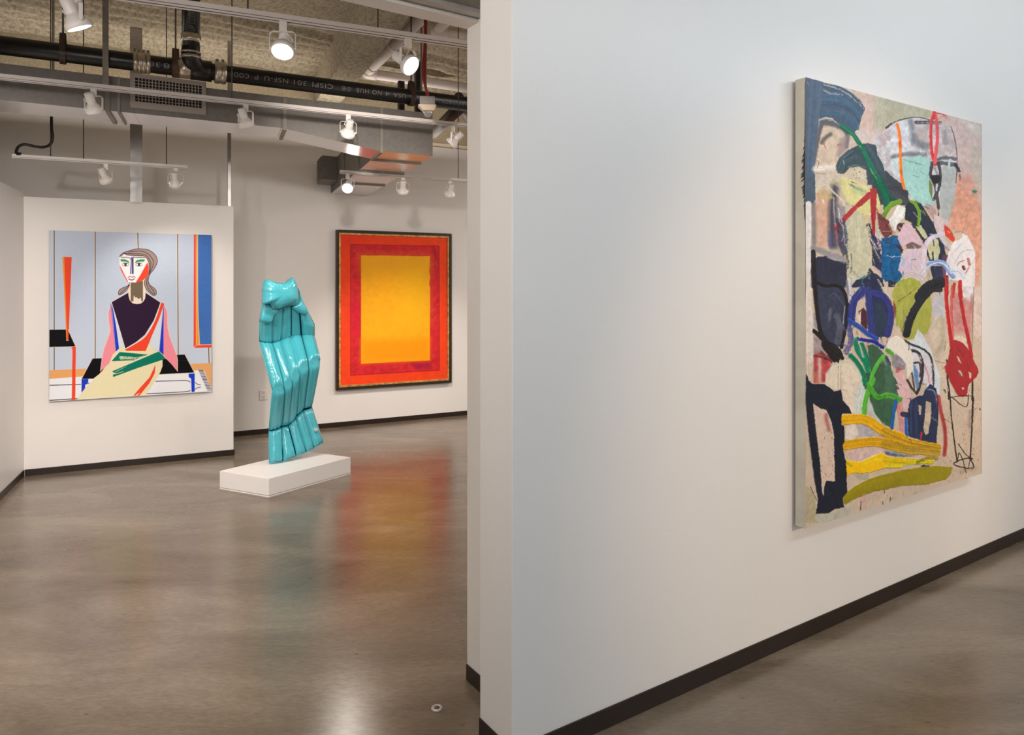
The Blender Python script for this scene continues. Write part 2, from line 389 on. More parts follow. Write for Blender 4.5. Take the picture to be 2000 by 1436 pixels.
def grid_mesh(me, V, f, smooth=False):
    me.vertices.add(len(V)); me.vertices.foreach_set('co', V.astype(np.float32).ravel())
    me.loops.add(f.size); me.loops.foreach_set('vertex_index', f.astype(np.int32).ravel())
    me.polygons.add(len(f)); me.polygons.foreach_set('loop_start', np.arange(0, f.size, 4, dtype=np.int32))
    me.update(calc_edges=True); me.validate()
    if smooth: me.polygons.foreach_set('use_smooth', np.ones(len(me.polygons), dtype=bool))
ceiling()
b = B(); b.box(-11, 13, -9, 14, H + 0.06, H + 0.2); struct(b.done('ceiling_slab', M['spray']), 'concrete slab over the ceiling deck', 'ceiling')
b = B(); b.prism([DN(tL - 0.1, -5.6), DN(9, -5.6), DN(9, 0.0), DN(tL - 0.1, 0.0)], H - 0.25, H - 0.15); struct(b.done('ceiling_front', M['wall']), 'white ceiling over the camera-side room', 'ceiling')
# beams
b = B(); b.prism([BL - nb * 0.04, BR - nb * 0.04, BR - nb * 0.001, BL - nb * 0.001], ZB, H + 0.02); struct(b.done('trim_2', M['beam']), 'olive plaster band above the back wall', 'trim')
b = B(); b.prism([BL - nb * 0.07, BR - nb * 0.07, BR - nb * 0.041, BL - nb * 0.041], ZB, ZB + 0.035); struct(b.done('trim_3', M['cream']), 'thin cream ledge along the top of the back wall', 'trim')
za = 3.6
b1, b2 = G(645, 155, za), G(738, 12, za); b3 = G(692, 161, za); b4 = G(749, 78, za)
bd = (b2 - b1).normalized(); wdt = 0.26; bn = Vector((-bd.y, bd.x, 0))
if bn.x < 0: bn = -bn
s0 = b1 - bd * 2.5; s1 = b1 + bd * 4.2
b = B(); b.prism([s0, s1, s1 + bn * wdt, s0 + bn * wdt], za, H + 0.03); struct(b.done('trim_4', M['spray']), 'sprayed ceiling beam crossing to the back wall', 'trim')

# ================================================================ DUCT
zd = HC + 1.13
D0 = G(0, 195, zd); D1 = G(545, 249.5, zd)
def Dp(px): return plan(px, D0, D1)
rv = Vector((-0.405, 1, 0)).normalized()                       # direction running back to the wall
ed = (D1 - D0).normalized()
dback = G(0, 218, zd); wD = abs((dback - D0).dot(Vector((-ed.y, ed.x, 0)))) / Vector((-ed.y, ed.x, 0)).dot(rv)
def zz(px, py): v = Dp(px); return HC + (HY - py) * v.y / F
duct = thing('air_duct', 'galvanised sheet metal air duct running under the ceiling and turning to the back wall', 'duct', Dp(400) + Vector((0, 0, zd)))
EL = D0 - ed * 2.0; ELb = EL + rv * wD
def sec(name, pa, pb, za0, za1, zb0, zb1, m=None):
    """front-line section from column pa to pb; bottoms za0/zb0, tops za1/zb1"""
    p, q = Dp(pa), Dp(pb)
    if pa < -100: p = Vector((EL.x, EL.y, 0))
    def loop(p, z0, z1):
        bk = p + rv * wD
        if pa < -100 and p is p_first: bk = Vector((ELb.x, ELb.y, 0))
        return [(p.x, p.y, z0), (bk.x, bk.y, z0), (bk.x, bk.y, z1), (p.x, p.y, z1)]
    p_first = p; b = B(); fs = b.hexa(loop(p, za0, za1), loop(q, zb0, zb1))
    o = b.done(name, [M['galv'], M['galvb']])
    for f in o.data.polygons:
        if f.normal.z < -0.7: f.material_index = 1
    return rel(o, duct)
zt0, ztA, ztB = zz(0, 123), zz(548, 187), zz(845, 222)
ztm = zt0
zb = zz(845, 303); zbm = zz(745, 297.5); zb = (zb + zbm) / 2
sec('straight_section', -420, 262, zd, ztm, zd, ztm)
sec('straight_section', 262.5, 549, zd, ztm, zd, ztm)
sec('transition_section', 549.5, 744, zd, ztm, zb, ztB)
sec('elbow_section', 745, 845, zb, ztB, zb, ztB)
# branch to the back wall
A0 = Dp(745) + rv * wD; B0 = Dp(845)
A1 = isect(A0, rv, BA - nb * 0.002, e_b); B1 = isect(B0, rv, BA - nb * 0.002, e_b)
def branch(t0, t1, name):
    P = [A0.lerp(A1, t0), (B0 + rv * wD).lerp(B1, t0), (B0 + rv * wD).lerp(B1, t1), A0.lerp(A1, t1)]
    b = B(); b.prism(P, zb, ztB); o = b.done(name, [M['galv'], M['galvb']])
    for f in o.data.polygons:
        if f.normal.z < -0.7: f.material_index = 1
    return rel(o, duct)
for t0, t1 in ((0.003, 0.25), (0.255, 0.60), (0.605, 0.998)): branch(t0, t1, 'branch_section')
def seam(px, z0, z1, wpx=2.2, out=0.012):
    p, q = Dp(px - wpx / 2), Dp(px + wpx / 2); nf = -Vector((-ed.y, ed.x, 0))
    b = B(); b.prism([p + nf * out, q + nf * out, q + nf * 0.0005, p + nf * 0.0005], z0, z1)
    b.prism([p + nf * out, q + nf * out, q + rv * wD, p + rv * wD], z0 - 0.012, z0 - 0.0005)
    return rel(b.done('seam_flange', M['galvd']), duct)
seam(232, zd, ztm, 5); seam(210, zd, ztm, 9, .006); seam(556, zd - 0.004, ztm, 7); seam(745, zb, ztB, 5, .006)
for t in (0.0, 0.252, 0.602):
    p = A0.lerp(A1, t); q = (B0 + rv * wD).lerp(B1, t)
    b = B(); b.prism([p - rv * 0.012 - e_b * .008, q - rv * 0.012, q + rv * 0.012, p + rv * 0.012 - e_b * .008], zb - 0.014, zb - 0.0005); 
    b.prism([p - e_b * 0.012 - rv * 0.012, p - e_b * 0.0005 - rv * 0.012, p - e_b * 0.0005 + rv * 0.012, p - e_b * 0.012 + rv * 0.012], zb - 0.01, ztB)
    rel(b.done('seam_flange', M['galvd']), duct)
# little side register near the end of the branch
def register(par):
    p = A0.lerp(A1, 0.80); q = A0.lerp(A1, 0.97); o = -e_b * 0.16
    z0, z1 = HC + (HY - 352) * p.y / F, HC + (HY - 306) * p.y / F
    b = B(); b.prism([p + o, p - e_b * .001, q - e_b * .001, q + o], z0, z1); box = rel(b.done('side_collar', M['galv']), par)
    f0, f1 = p + o, q + o
    b = B(); 
    for k in range(9):
        t = (k + .5) / 9; z = z0 + (z1 - z0) * t
        b.prism([f0.lerp(f1, .08) - e_b * .012, f0.lerp(f1, .92) - e_b * .012, f0.lerp(f1, .92) - e_b * .001, f0.lerp(f1, .08) - e_b * .001], z - .006, z + .004)
    g = rel(b.done('side_grille', M['galvd']), par)
register(duct)
# supply register on the front face
def vent():
    nf = -Vector((-ed.y, ed.x, 0)); pl, pr = Dp(254), Dp(402); il, ir = Dp(264), Dp(393.5)
    z0, z1 = zz(254, 211), zz(254, 143.5); zi0, zi1 = zz(264, 199.5), zz(264, 152.5)
    t = thing('air_register', 'beige framed air register grille on the front face of the duct', 'vent', pl.lerp(pr, .5) + Vector((0, 0, z0)))
    b = B(); o1 = nf * 0.022; o0 = nf * 0.0135
    def q(p, r, a, c): b.prism([p + o1, r + o1, r + o0, p + o0], a, c)
    q(pl, pr, z0, zi0); q(pl, pr, zi1, z1); q(pl, il, zi0, zi1); q(ir, pr, zi0, zi1)
    rel(b.done('frame', M['vent'], bevel=.002), t)
    b = B(); b.prism([il + nf * .006, ir + nf * .006, ir + nf * .003, il + nf * .003], zi0, zi1); rel(b.done('dark_back', M['dark']), t)
    b = B(); nx, nz = 20, 8
    for k in range(1, nx):
        c = il.lerp(ir, k / nx); b.prism([c - ed * .003 + nf * .018, c + ed * .003 + nf * .018, c + ed * .003 + nf * .008, c - ed * .003 + nf * .008], zi0, zi1)
    rel(b.done('vertical_blades', M['vent']), t)
    b = B()
    for k in range(1, nz):
        z = zi0 + (zi1 - zi0) * k / nz; b.prism([il + nf * .016, ir + nf * .016, ir + nf * .008, il + nf * .008], z - .002, z + .002)
    rel(b.done('horizontal_blades', M['vent']), t)
vent()

# ================================================================ BLACK DRAIN PIPE
zp = HC + 1.46
def PPx(px, py): return G(px, py, zp)
pp0, pp1 = PPx(0, 88), PPx(900, 202)
pe = (pp1 - pp0).normalized(); R_P = 0.057
pw_ = pp0 - pe * 2.0; pa, pb_ = Vector((pw_.x, pw_.y, zp)), plan(1010, pp0, pp1); pb_.z = zp
def pipe_at(px): v = plan(px, pp0, pp1); v.z = zp; return v
drain = thing('drain_pipe', 'long black iron drain pipe with printed white lettering, hung in front of the duct', 'pipe', pipe_at(450))
b = B(); b.tube([pa, pb_], R_P, 28, smooth=True); rel(b.done('main_run', M['blackpipe']), drain)
def band(px, w, m, r=R_P + .006, ridges=0, name='coupling'):
    p = pipe_at(px); b = B(); b.tube([p - pe * w / 2, p + pe * w / 2], r, 28)
    if ridges:
        for k in range(ridges):
            c = p + pe * (w * ((k + .5) / ridges - .5)); b.tube([c - pe * w * .36 / ridges, c + pe * w * .36 / ridges], r + .005, 28)
            b.box(-.008, .008, -.008, .008, -.004, .02, Matrix.Translation(c + Vector((0, 0, r + .004))))
    return rel(b.done(name, m), drain)
band(277, .100, M['clamp'], ridges=4, name='banded_coupling')
band(430, .075, M['clamp'], R_P + .012, 2, name='coupling')
band(361, .085, M['clamp'], R_P + .010, 0, name='coupling')
band(393, .13, M['blackpipe'], R_P + .012, 0, name='wye_fitting')
# riser
r0 = pipe_at(371.5); up = Vector((0, 0, 1)); rt = -Vector((-pe.y, pe.x, 0))
j0 = r0 + rt * 0.0; 
rise0 = r0 + Vector((0, 0, 0.02)) + rt * 0.055
b = B(); b.tube(spline([r0 + pe * .10, r0 + pe * .03 + rt * .035 + up * .02, r0 + rt * .075 + up * .055, r0 + rt * .085 + up * .13]), R_P, 24); rel(b.done('wye_fitting', M['blackpipe']), drain)
rb = r0 + rt * .085
b = B(); b.tube([rb + up * .12, Vector((rb.x, rb.y, H - .07))], R_P, 24); rel(b.done('riser', M['blackpipe']), drain)
for z0, z1, e in ((.150, .205, .006), (.045, .062, .007), (.078, .090, .006)):
    b = B(); b.tube([rb + up * z0, rb + up * z1], R_P + e, 24); rel(b.done('coupling', M['clamp']), drain)
def hanger(px, w=.028, m=None, name='pipe_hanger', up_to=H - .06):
    p = pipe_at(px); m = m or M['brownpipe']; b = B()
    pts = [];
    side = Vector((-pe.y, pe.x, 0))
    N = 26
    for s in (0,):
        loop = []
        for k in range(N + 1):
            a = -math.pi / 2 + 2 * math.pi * k / N * 1.0
            rr = R_P + .006
            y = math.sin(a) * rr; x = math.cos(a) * rr
            if y > 0: y *= 1.9; x *= (1 - .45 * max(0, math.sin(a)))
            loop.append((x, y))
        for k in range(N):
            (x0, y0), (x1, y1) = loop[k], loop[k + 1]
            q = [p + side * x0 + up * y0 - pe * w / 2, p + side * x0 + up * y0 + pe * w / 2, p + side * x1 + up * y1 + pe * w / 2, p + side * x1 + up * y1 - pe * w / 2]
            ctr = p + up * .02
            q2 = [ctr + (v - ctr) * 1.07 for v in q]
            b.hexa(q, q2)
    rel(b.done('strap', m), t_h := thing(name, HL[px], 'pipe hanger', p, group='hangers on the black drain pipe'))
    b = B(); b.tube([p + up * .11, Vector((p.x, p.y, up_to))], .006, 8); rel(b.done('rod', M['wire']), t_h)
HL = {123: 'brown strap hanger around the black pipe, left one beside the white spotlight', 803: 'brown strap hanger around the black pipe, right one next to the detector box', 343: 'wide rust coloured strap hanger on the black pipe beside the riser'}
hanger(123, .032); hanger(803, .036); hanger(343, .04, M['rust'])
# printed lettering wrapped on the pipe (reads upside down, as in the room)
def text_mesh(s, size):
    cu = bpy.data.curves.new('t', 'FONT'); cu.body = s; cu.size = size; cu.space_character = 1.12
    o = bpy.data.objects.new('t', cu); COL.objects.link(o)
    dg = bpy.context.evaluated_depsgraph_get(); dg.update()
    me = bpy.data.meshes.new_from_object(o.evaluated_get(dg)); COL.objects.unlink(o); bpy.data.objects.remove(o)
    bm = bmesh.new(); bm.from_mesh(me)
    for k in range(1, 9):
        bmesh.ops.bisect_plane(bm, geom=bm.verts[:] + bm.edges[:] + bm.faces[:], plane_co=(0, -.1 + k * .1, 0), plane_no=(0, 1, 0))
    bm.to_mesh(me); bm.free()
    return me
vdir = Vector((0, 0, HC)) - pipe_at(450); vdir -= pe * vdir.dot(pe); vdir.normalize()
vup = pe.cross(vdir); 
if vup.z < 0: vup = -vup
def wrap_text(s, px_left, px_right, ang0, hsize, name):
    """string drawn rotated by 180 degrees: starts at px_right, runs left"""
    me = text_mesh(s, 1.0); co_ = np.zeros(len(me.vertices) * 3); me.vertices.foreach_get('co', co_); co_ = co_.reshape(-1, 3)
    w = co_[:, 0].max() - co_[:, 0].min(); x0 = co_[:, 0].min()
    P0, P1 = pipe_at(px_left), pipe_at(px_right); Lm = (P1 - P0).length; out = []
    r = R_P + .0008
    for x, y, _ in co_:
        al = Lm * (1 - (x - x0) / w); a = ang0 - (y * hsize) / r
        out.append(P0 + pe * al + (vdir * math.cos(a) + vup * math.sin(a)) * r)
    for v, p in zip(me.vertices, out): v.co = p
    me.materials.clear(); o = link(name, me, None, M['text']); rel(o, drain)
A_T = 0.30
for s, l, r_ in (('CHARLOTTE', 858, 925), ('<', 806, 810), ('USA', 764, 788), ('4', 748, 757), ('NO', 723, 741), ('HUB', 692, 716), ('©®', 663, 682), ('CISPI', 607, 647), ('301', 571, 596), ('NSF-U', 514, 560), ('P', 495, 502), ('CODE', 448, 484), ('18', 319, 341), ('30', 291, 312)):
    wrap_text(s, l, r_, A_T, 0.046, 'printed_lettering')
def riser_text(s, zlo, zhi, name='printed_lettering'):
    me = text_mesh(s, 1.0); co_ = np.zeros(len(me.vertices) * 3); me.vertices.foreach_get('co', co_); co_ = co_.reshape(-1, 3)
    w = co_[:, 0].max() - co_[:, 0].min(); x0 = co_[:, 0].min(); r = R_P + .0008
    vd = Vector((-rb.x, -rb.y, 0)).normalized(); rgt = Vector((-vd.y, vd.x, 0))
    for v, (x, y, _) in zip(me.vertices, co_):
        a = 0.10 - (y * .055 - .02) / r * 1.0   # letters lean left of the axis
        p = Vector((rb.x, rb.y, 0)) + (vd * math.cos(a) + rgt * math.sin(a)) * r; p.z = zlo + (x - x0) / w * (zhi - zlo); v.co = p
    me.materials.clear(); rel(link(name, me, None, M['text']), drain)
def zr(py): return HC + (HY - py) * rb.y / F
riser_text('-UP CODE', zr(69), zr(27)); riser_text('-U', zr(4), zr(-10))

# ================================================================ other pipes, studs, cables under the ceiling
def white_pipe(name, pts, r, label, elbows=()):
    t = thing(name, label, 'pipe', pts[0]); b = B(); b.tube(pts, r, 20); rel(b.done('pipe_run', M['pvc']), t)
    for i, (p, q, w) in enumerate(elbows):
        b = B(); b.tube([p, q], w, 20); rel(b.done('coupling_sleeve', M['pvc']), t)
    return t
zw = 3.82
w0, w1, w2 = G(850, 8, zw), G(716, 143, zw), G(940, 176, zw)
k1 = (w1 - w0).normalized(); k2 = (w2 - w1).normalized()
white_pipe('white_pipe', [w0, w1 - k1 * .06, w1, w1 + k2 * .06, w2], .052, 'white painted pipe with an elbow, crossing behind the two lit spotlights', [(w1 - k1 * .10, w1 + k2 * .005, .060), (w1 - k1 * .26, w1 - k1 * .23, .060), (w1 - k1 * 1.0, w1 - k1 * .97, .060), (w1 - k2 * .005, w1 + k2 * .10, .060)])
y0, y1, y2 = G(885, 30, zw), G(850, 62, zw), G(945, 76, zw); k1 = (y1 - y0).normalized(); k2 = (y2 - y1).normalized()
white_pipe('white_pipe', [y0, y1 - k1 * .05, y1, y1 + k2 * .05, y2], .042, 'white painted pipe with an elbow, nearest the corner of the opening', [(y1 - k1 * .09, y1 + k2 * .01, .052), (y1, y1 + k2 * .10, .052)])
# brown pipes by the right end
for (p, q, r, lab) in ((G(838, 268, 3.3), G(905, 203, 3.3), .060, 'dark brown pipe slanting behind the right end of the duct'), (G(896, 190, 3.45), G(920, 245, 3.45), .05, 'short brown pipe falling beside the jamb above the last spotlight')):
    b = B(); b.tube([p, q], r, 18); tag(b.done('brown_pipe', M['brownpipe']), lab, 'pipe')
def vbar(name, px, py0, py1, Y, wid, dep, m, label, cat='stud', web=True):
    lo, hi = at(px, py1, Y), at(px, py0, Y); hi.z = min(hi.z, H - .06); b = B()
    e = ed; nn = Vector((-e.y, e.x, 0)); p = Vector((lo.x, lo.y, 0))
    if web:
        b.prism([p - e * wid / 2, p + e * wid / 2, p + e * wid / 2 + nn * .002, p - e * wid / 2 + nn * .002], lo.z, hi.z)
        for s in (-1, 1):
            c = p + e * s * wid / 2; b.prism([c, c - e * s * .0025, c - e * s * .0025 + nn * dep, c + nn * dep], lo.z, hi.z)
            c = p + e * s * wid * .10; b.prism([c - nn * .003, c - e * s * .004 - nn * .003, c - e * s * .004, c], lo.z, hi.z)
    else: b.prism([p - e * wid / 2, p + e * wid / 2, p + e * wid / 2 + nn * dep, p - e * wid / 2 + nn * dep], lo.z, hi.z)
    return tag(b.done(name, m), label, cat)
Yst = plan(266, PA + npn * .085, PB + npn * .085).y
for px, w, lab in ((266, 0.098, 'wide shiny steel stud rising from the top of the partition wall behind the duct'), (448, 0.030, 'narrow steel stud at the right end of the partition top')):
    Yq = plan(px, PA + npn * .045, PB + npn * .045).y
    lo = at(px, 400, Yq); lo.z = ZP + .001; e = ep; nn = npn; p = Vector((lo.x, lo.y, 0)); b = B()
    b.prism([p - e * w / 2, p + e * w / 2, p + e * w / 2 + nn * .002, p - e * w / 2 + nn * .002], ZP + .001, H - .09)
    for s in (-1, 1):
        c = p + e * s * w / 2; b.prism([c, c - e * s * .002, c - e * s * .002 + nn * .04, c + nn * .04], ZP + .001, H - .09)
        c = p + e * s * w * .10; b.prism([c - nn * .004, c - e * s * .006 - nn * .004, c - e * s * .006, c], ZP + .001, H - .09)
    tag(b.done('steel_stud', M['steel']), lab, 'stud')
Yd = Dp(205).y - .12
vbar('steel_stud', 206, -60, 172, Yd + .02, .034, .02, M['galvd'], 'dull grey strut hanging from the ceiling to the duct, left of the register')
# black conduit pieces above and behind the duct
for (px, a, c, w, lab) in ((785, 158, 222, .055, 'dark box hanging behind the drain pipe under the white pipe'), (819, 120, 226, .065, 'black vertical duct stub behind the drain pipe beside the red cables')):
    vbar('black_stub', px, a, c, 6.9, w, .05, M['cord'], lab, 'fitting', web=False)
b = B(); g0, g1 = at(823, 12, 6.2), at(823, 205, 6.2); b.tube([g0, g1], .009, 10); tag(b.done('conduit', M['galvd']), 'thin grey conduit running straight down behind the red cables', 'conduit')
# red cable bundle to the detector
Yt = 4.75
def cable(name, pts, r, m, lab, cat, grp=None): b = B(); b.tube(spline(pts, 6), r, 8); return tag(b.done(name, m), lab, cat, grp)
for k, (dx, lab) in enumerate(((-1.6, 'thin red cable dropping to the detector box, leftmost strand of the bundle'), (0.4, 'thin red cable dropping to the detector box, middle strand of the bundle'), (2.2, 'thin red cable dropping to the detector box, rightmost strand of the bundle'))):
    cable('red_cable', [at(832 + dx, -40, Yt + .05), at(831 + dx, 40, Yt + .05), at(830 + dx * 1.1, 95, Yt + .05), at(828 + dx * 1.7, 135, Yt + .05), at(830 + dx * .8, 165, Yt + .04), at(834 + dx * .4, 180, Yt + .03), at(838 + dx * .3, 191, Yt)], .0055, M['red'], lab, 'cable', 'red cables to the detector')
dt = thing('beam_detector', 'small grey box with a cream base and clear dome hanging before the drain pipe', 'detector', at(834, 207, Yt))
b = B(); mt = Matrix.Translation(at(834.5, 207, Yt)) @ Matrix.Rotation(math.radians(8), 4, 'Z')
b.box(-.050, .050, -.040, .045, .0, .056, mt); rel(b.done('junction_box', M['grey'], bevel=.003), dt)
b = B(); lo = [mt @ Vector(v) for v in ((-.03, -.03, -.035), (.045, -.03, -.035), (.045, .03, -.035), (-.03, .03, -.035))]; hi = [mt @ Vector(v) for v in ((-.062, -.05, -.001), (.060, -.05, -.001), (.060, .05, -.001), (-.062, .05, -.001))]
b.hexa(lo, hi); rel(b.done('base', M['cream'], bevel=.003), dt)
b = B(); b.lathe([(.026, -.034), (.028, -.044), (.0265, -.056), (.018, -.070), (.008, -.077), (.0, -.078)], 20, mt @ Matrix.Translation((.003, -.005, 0))); rel(b.done('dome', M['glass']), dt)
b = B(); b.tube([at(832, -60, Yt + .03), at(832, 191, Yt + .03)], .003, 6); rel(b.done('hanging_wire', M['wire']), dt)

# ================================================================ TRACKS
ZT = HC + 1.18
def track(name, p, q, label, rods, w=.036, h=.030):
    e = (q - p).normalized(); s = Vector((-e.y, e.x, 0)); t = thing(name, label, 'light track', p)
    b = B(); 
    def strip(s0, s1, z0, z1): b.prism([p + s * s0, q + s * s0, q + s * s1, p + s * s1], p.z + z0, p.z + z1)
    strip(-w / 2, w / 2, .006, h); strip(-w / 2, -w / 2 + .008, 0, .0061); strip(w / 2 - .008, w / 2, 0, .0061)
    rel(b.done('channel', M['track']), t)
    b = B(); strip(-w / 2 + .0081, w / 2 - .0081, .003, .0059); rel(b.done('slot', M['trackslot']), t)
    b = B(); b.prism([p - s * (w / 2 + .001) - s * 0, q - s * (w / 2 + .001), q - s * (w / 2 + .0003), p - s * (w / 2 + .0003)], p.z + .006, p.z + .0085); rel(b.done('side_groove', M['trackslot']), t)
    for px in rods:
        v = plan(px, p, q); b = B(); b.tube([Vector((v.x, v.y, p.z + h)), Vector((v.x, v.y, H - .06))], .0038, 6); rel(b.done('hanger_rod', M['wire']), t)
    return t
def ln(pA, pB, z): a, c = G(*pA, z), G(*pB, z); return a, c
a0, a1 = ln((252, 1), (905, 92), ZT); ea = (a1 - a0).normalized(); TA = (a0 - ea * 1.0, plan(960, a0, a1) + Vector((0, 0, ZT)))
b0, b1_ = ln((0, 155), (905, 249), ZT); eb = (b1_ - b0).normalized(); TB = (b0 - eb * .7, plan(1000, b0, b1_) + Vector((0, 0, ZT)))
ZC = HC + 0.945; c0, c1 = ln((24, 309), (366, 331), ZC)
ZD_ = HC + 0.99; d0, d1 = ln((664, 339), (905, 356), ZD_); TD = (d0, plan(985, d0, d1) + Vector((0, 0, ZD_)))
for v in (TA[1], TB[1], TD[1]): pass
TA[1].z = ZT; TB[1].z = ZT; TD[1].z = ZD_
track('light_track', *TA, 'long white light track highest in the picture, in front of the drain pipe', (330, 484, 738))
track('light_track', *TB, 'long white light track carrying four spotlights, crossing in front of the duct', (453, 895))
track('light_track', c0, c1, 'short white light track hung below the duct before the portrait painting', (99, 163, 325))
track('light_track', *TD, 'white light track below the branch duct before the orange painting', (895,))

# ---- spotlight heads
LP = {}; KP = 0.72
def make_spot(loc, v, label, s=1.0, proto=None, power=60, size=52, lit=True, yaw_only=None):
    root = thing('track_spotlight', label, 'spotlight', loc, group='white track spotlights')
    v = Vector(v).normalized(); az = math.atan2(v.y, v.x)
    yk = Matrix.Rotation(az, 4, 'Z')                          # local +X = horizontal aim
    piv = Vector((0, 0, -.118 * s))
    hm = Matrix.Translation(piv) @ v.to_track_quat('-Z', 'Y').to_matrix().to_4x4()
    if proto is None:
        b = B(); b.box(-.016, .016, -.014, .014, -.045, .004); LP['ad'] = b.done('adapter', M['white'], bevel=.002)
        b = B(); w = .055
        path = [(-w, -.118), (-w, -.056), (-w + .012, -.045), (w - .012, -.045), (w, -.056), (w, -.118)]
        for i in range(len(path) - 1):
            (ya, za_), (yb, zb_) = path[i], path[i + 1]; dy, dz = yb - ya, zb_ - za_; L_ = math.hypot(dy, dz); ny, nz = -dz / L_ * .0025, dy / L_ * .0025
            lo = [(-.007, ya, za_), (.007, ya, za_), (.007, yb, zb_), (-.007, yb, zb_)]; hi = [(x, y + ny, z + nz) for x, y, z in lo]; b.hexa(lo, hi)
        for sgn in (-1, 1): b.tube([(0, sgn * (w + .004), -.118), (0, sgn * (w - .007), -.118)], .006, 10)
        LP['yk'] = b.done('yoke', M['white'])
        b = B(); b.lathe([(0, .098), (.020, .098), (.0245, .094), (.0255, .088), (.0255, .036), (.0250, .032), (.030, .028), (.043, .006), (.0465, .000)], 28); LP['hs'] = b.done('housing', M['white'])
        b = B(); b.lathe([(.0465, .001), (.050, -.002), (.0505, -.022), (.048, -.025), (.0455, -.022), (.045, -.016)], 28); LP['bz'] = b.done('bezel', M['white'])
        b = B(); b.lathe([(.0449, -.017), (.035, -.020), (.018, -.0215), (0, -.022)], 24); LP['ln'] = b.done('lens', M['lens'])
        b = B(); b.tube(spline([(0, .006, -.040), (-.018, .022, -.052), (-.040, .034, -.070), (-.040, .020, -.084), (-.026, .006, -.074)], 6), .0032, 8); LP['cd'] = b.done('cord', M['white'])
        for o in LP.values(): COL.objects.unlink(o)
    def put(k, mtx):
        o = LP[k].copy(); COL.objects.link(o); o.parent = root; o.matrix_local = mtx @ Matrix.Scale(s, 4); return o
    put('ad', Matrix.Rotation(math.atan2(ea.y, ea.x), 4, 'Z')); put('yk', yk); put('hs', hm); put('bz', hm); put('ln', hm); put('cd', yk)
    L = bpy.data.lights.new('beam', 'SPOT'); L.energy = power * KP; L.spot_size = math.radians(size); L.spot_blend = 0.75; L.shadow_soft_size = .035; L.color = (1.0, .90, .80)
    lo = bpy.data.objects.new('beam', L); COL.objects.link(lo); lo.parent = root; lo.matrix_local = hm @ Matrix.Translation((0, 0, -.030 * s))
    return root
def on(p, q, px, z): v = plan(px, p, q); v.z = z; return v
SB = 1.0
lab = {}
first = make_spot(on(*TA, 150, ZT), (.30, .30, -.9), 'white spotlight at the top left corner of the picture, on the highest track', 1.0, None, 70, 60)
def sp(*a, **k): return make_spot(*a, proto=1, **k)
sp(on(*TA, 552.5, ZT), (.06, -.50, -.88), 'lit white spotlight facing the viewer, on the highest track', power=50, size=70)
sp(on(*TA, 797, ZT), (.74, -.42, -.62), 'lit white spotlight turned right, on the highest track by the red cables', power=40, size=60)
sp(on(*TB, 183, ZT), Vector((.05, .48, -.86)), 'white spotlight left of the register, leftmost on the track crossing the duct', power=62, size=78)
sp(on(*TB, 480, ZT), Vector((.14, .42, -.88)), 'white spotlight between the register and the duct bend', power=55, size=78)
sp(on(*TB, 680, ZT), Vector((-.30, .62, -.72)), 'white spotlight just above the sloping part of the duct', power=28, size=62)
sp(on(*TB, 884, ZT), Vector((-.70, .05, -.66)), 'white spotlight seen side-on right of the duct end, beside the jamb', power=35, size=56)
sp(on(c0, c1, 207, ZC), Vector((.10, .55, -.83)), 'white spotlight on the short hanging track, left of the steel stud', power=24, size=84)
sp(on(c0, c1, 343, ZC), Vector((-.18, .55, -.83)), 'white spotlight on the short hanging track, right of the steel stud', power=12, size=84)
sp(on(*TD, 679, ZD_), Vector((.10, -.80, -.58)), 'lit white spotlight facing the viewer under the branch duct', power=22, size=66)
sp(on(*TD, 787, ZD_), Vector((-.10, .50, -.86)), 'white spotlight above the middle of the orange painting', power=75, size=80)
sp(on(*TD, 879, ZD_), Vector((-.20, .50, -.86)), 'white spotlight above the right corner of the orange painting', power=75, size=80)

# black cord from conduit to the short track
Yk = plan(100, c0, c1).y
t = thing('power_cord', 'black rubber cord looping from a grey conduit down to the short hanging track', 'cord', at(100, 228, Yk))
b = B(); b.tube([at(104, 204, Yk + .03), at(103, 215, Yk + .02), at(100.5, 229, Yk)], .010, 10); rel(b.done('conduit_end', M['galv']), t)
b = B(); b.tube(spline([at(100.5, 227, Yk), at(101, 252, Yk), at(103, 268, Yk), at(98, 282, Yk), at(85, 287.5, Yk), at(68, 286, Yk - .02), at(48, 282, Yk - .05), at(36, 287, Yk - .08), at(32, 296, Yk - .1), at(33, 301, Yk - .1)], 6), .0105, 10); rel(b.done('cord', M['cord']), t)
b = B(); mt = Matrix.Translation(at(35, 300.5, Yk - .1)); b.box(-.012, .022, -.012, .012, -.012, .010, mt); rel(b.done('connector', M['cord'], bevel=.002), t)
b = B(); b.tube([at(104, 204, Yk + .03), Vector((at(104, 204, Yk + .03).x, at(104, 204, Yk + .03).y, H - .06))], .009, 8); rel(b.done('conduit_pipe', M['galvd']), t)

# ================================================================ PLINTH
zq = 0.143
Q0, QL, QR = G(525, 972), G(429, 955.5), G(685, 926)
zq = HC + (HY - 935) * Q0.y / F
u1, u2 = QL - Q0, QR - Q0
t = thing('plinth', 'low white plinth on the concrete floor under the blue inflatable sculpture', 'plinth', Q0)
b = B(); b.prism([Q0, QR, QR + u1, QL], .013, zq); rel(b.done('top_box', M['plinth'], bevel=.003), t)
i = (u1.normalized() + u2.normalized()) * .003
b = B(); b.prism([Q0 + i, QR + u1.normalized() * .003 - u2.normalized() * .003, QR + u1 - i, QL + u2.normalized() * .003 - u1.normalized() * .003], .010, .0128); rel(b.done('joint', M['gap']), t)
b = B(); b.prism([Q0, QR, QR + u1, QL], .0005, .0098); rel(b.done('base_board', M['plinth']), t)

# ================================================================ INFLATABLE SCULPTURE
sd = u2.normalized(); sn = Vector((sd.y, -sd.x, 0))            # towards the viewer / right
S0 = G(527, 906, zq)
if sn.dot(-S0) < 0: sn = -sn
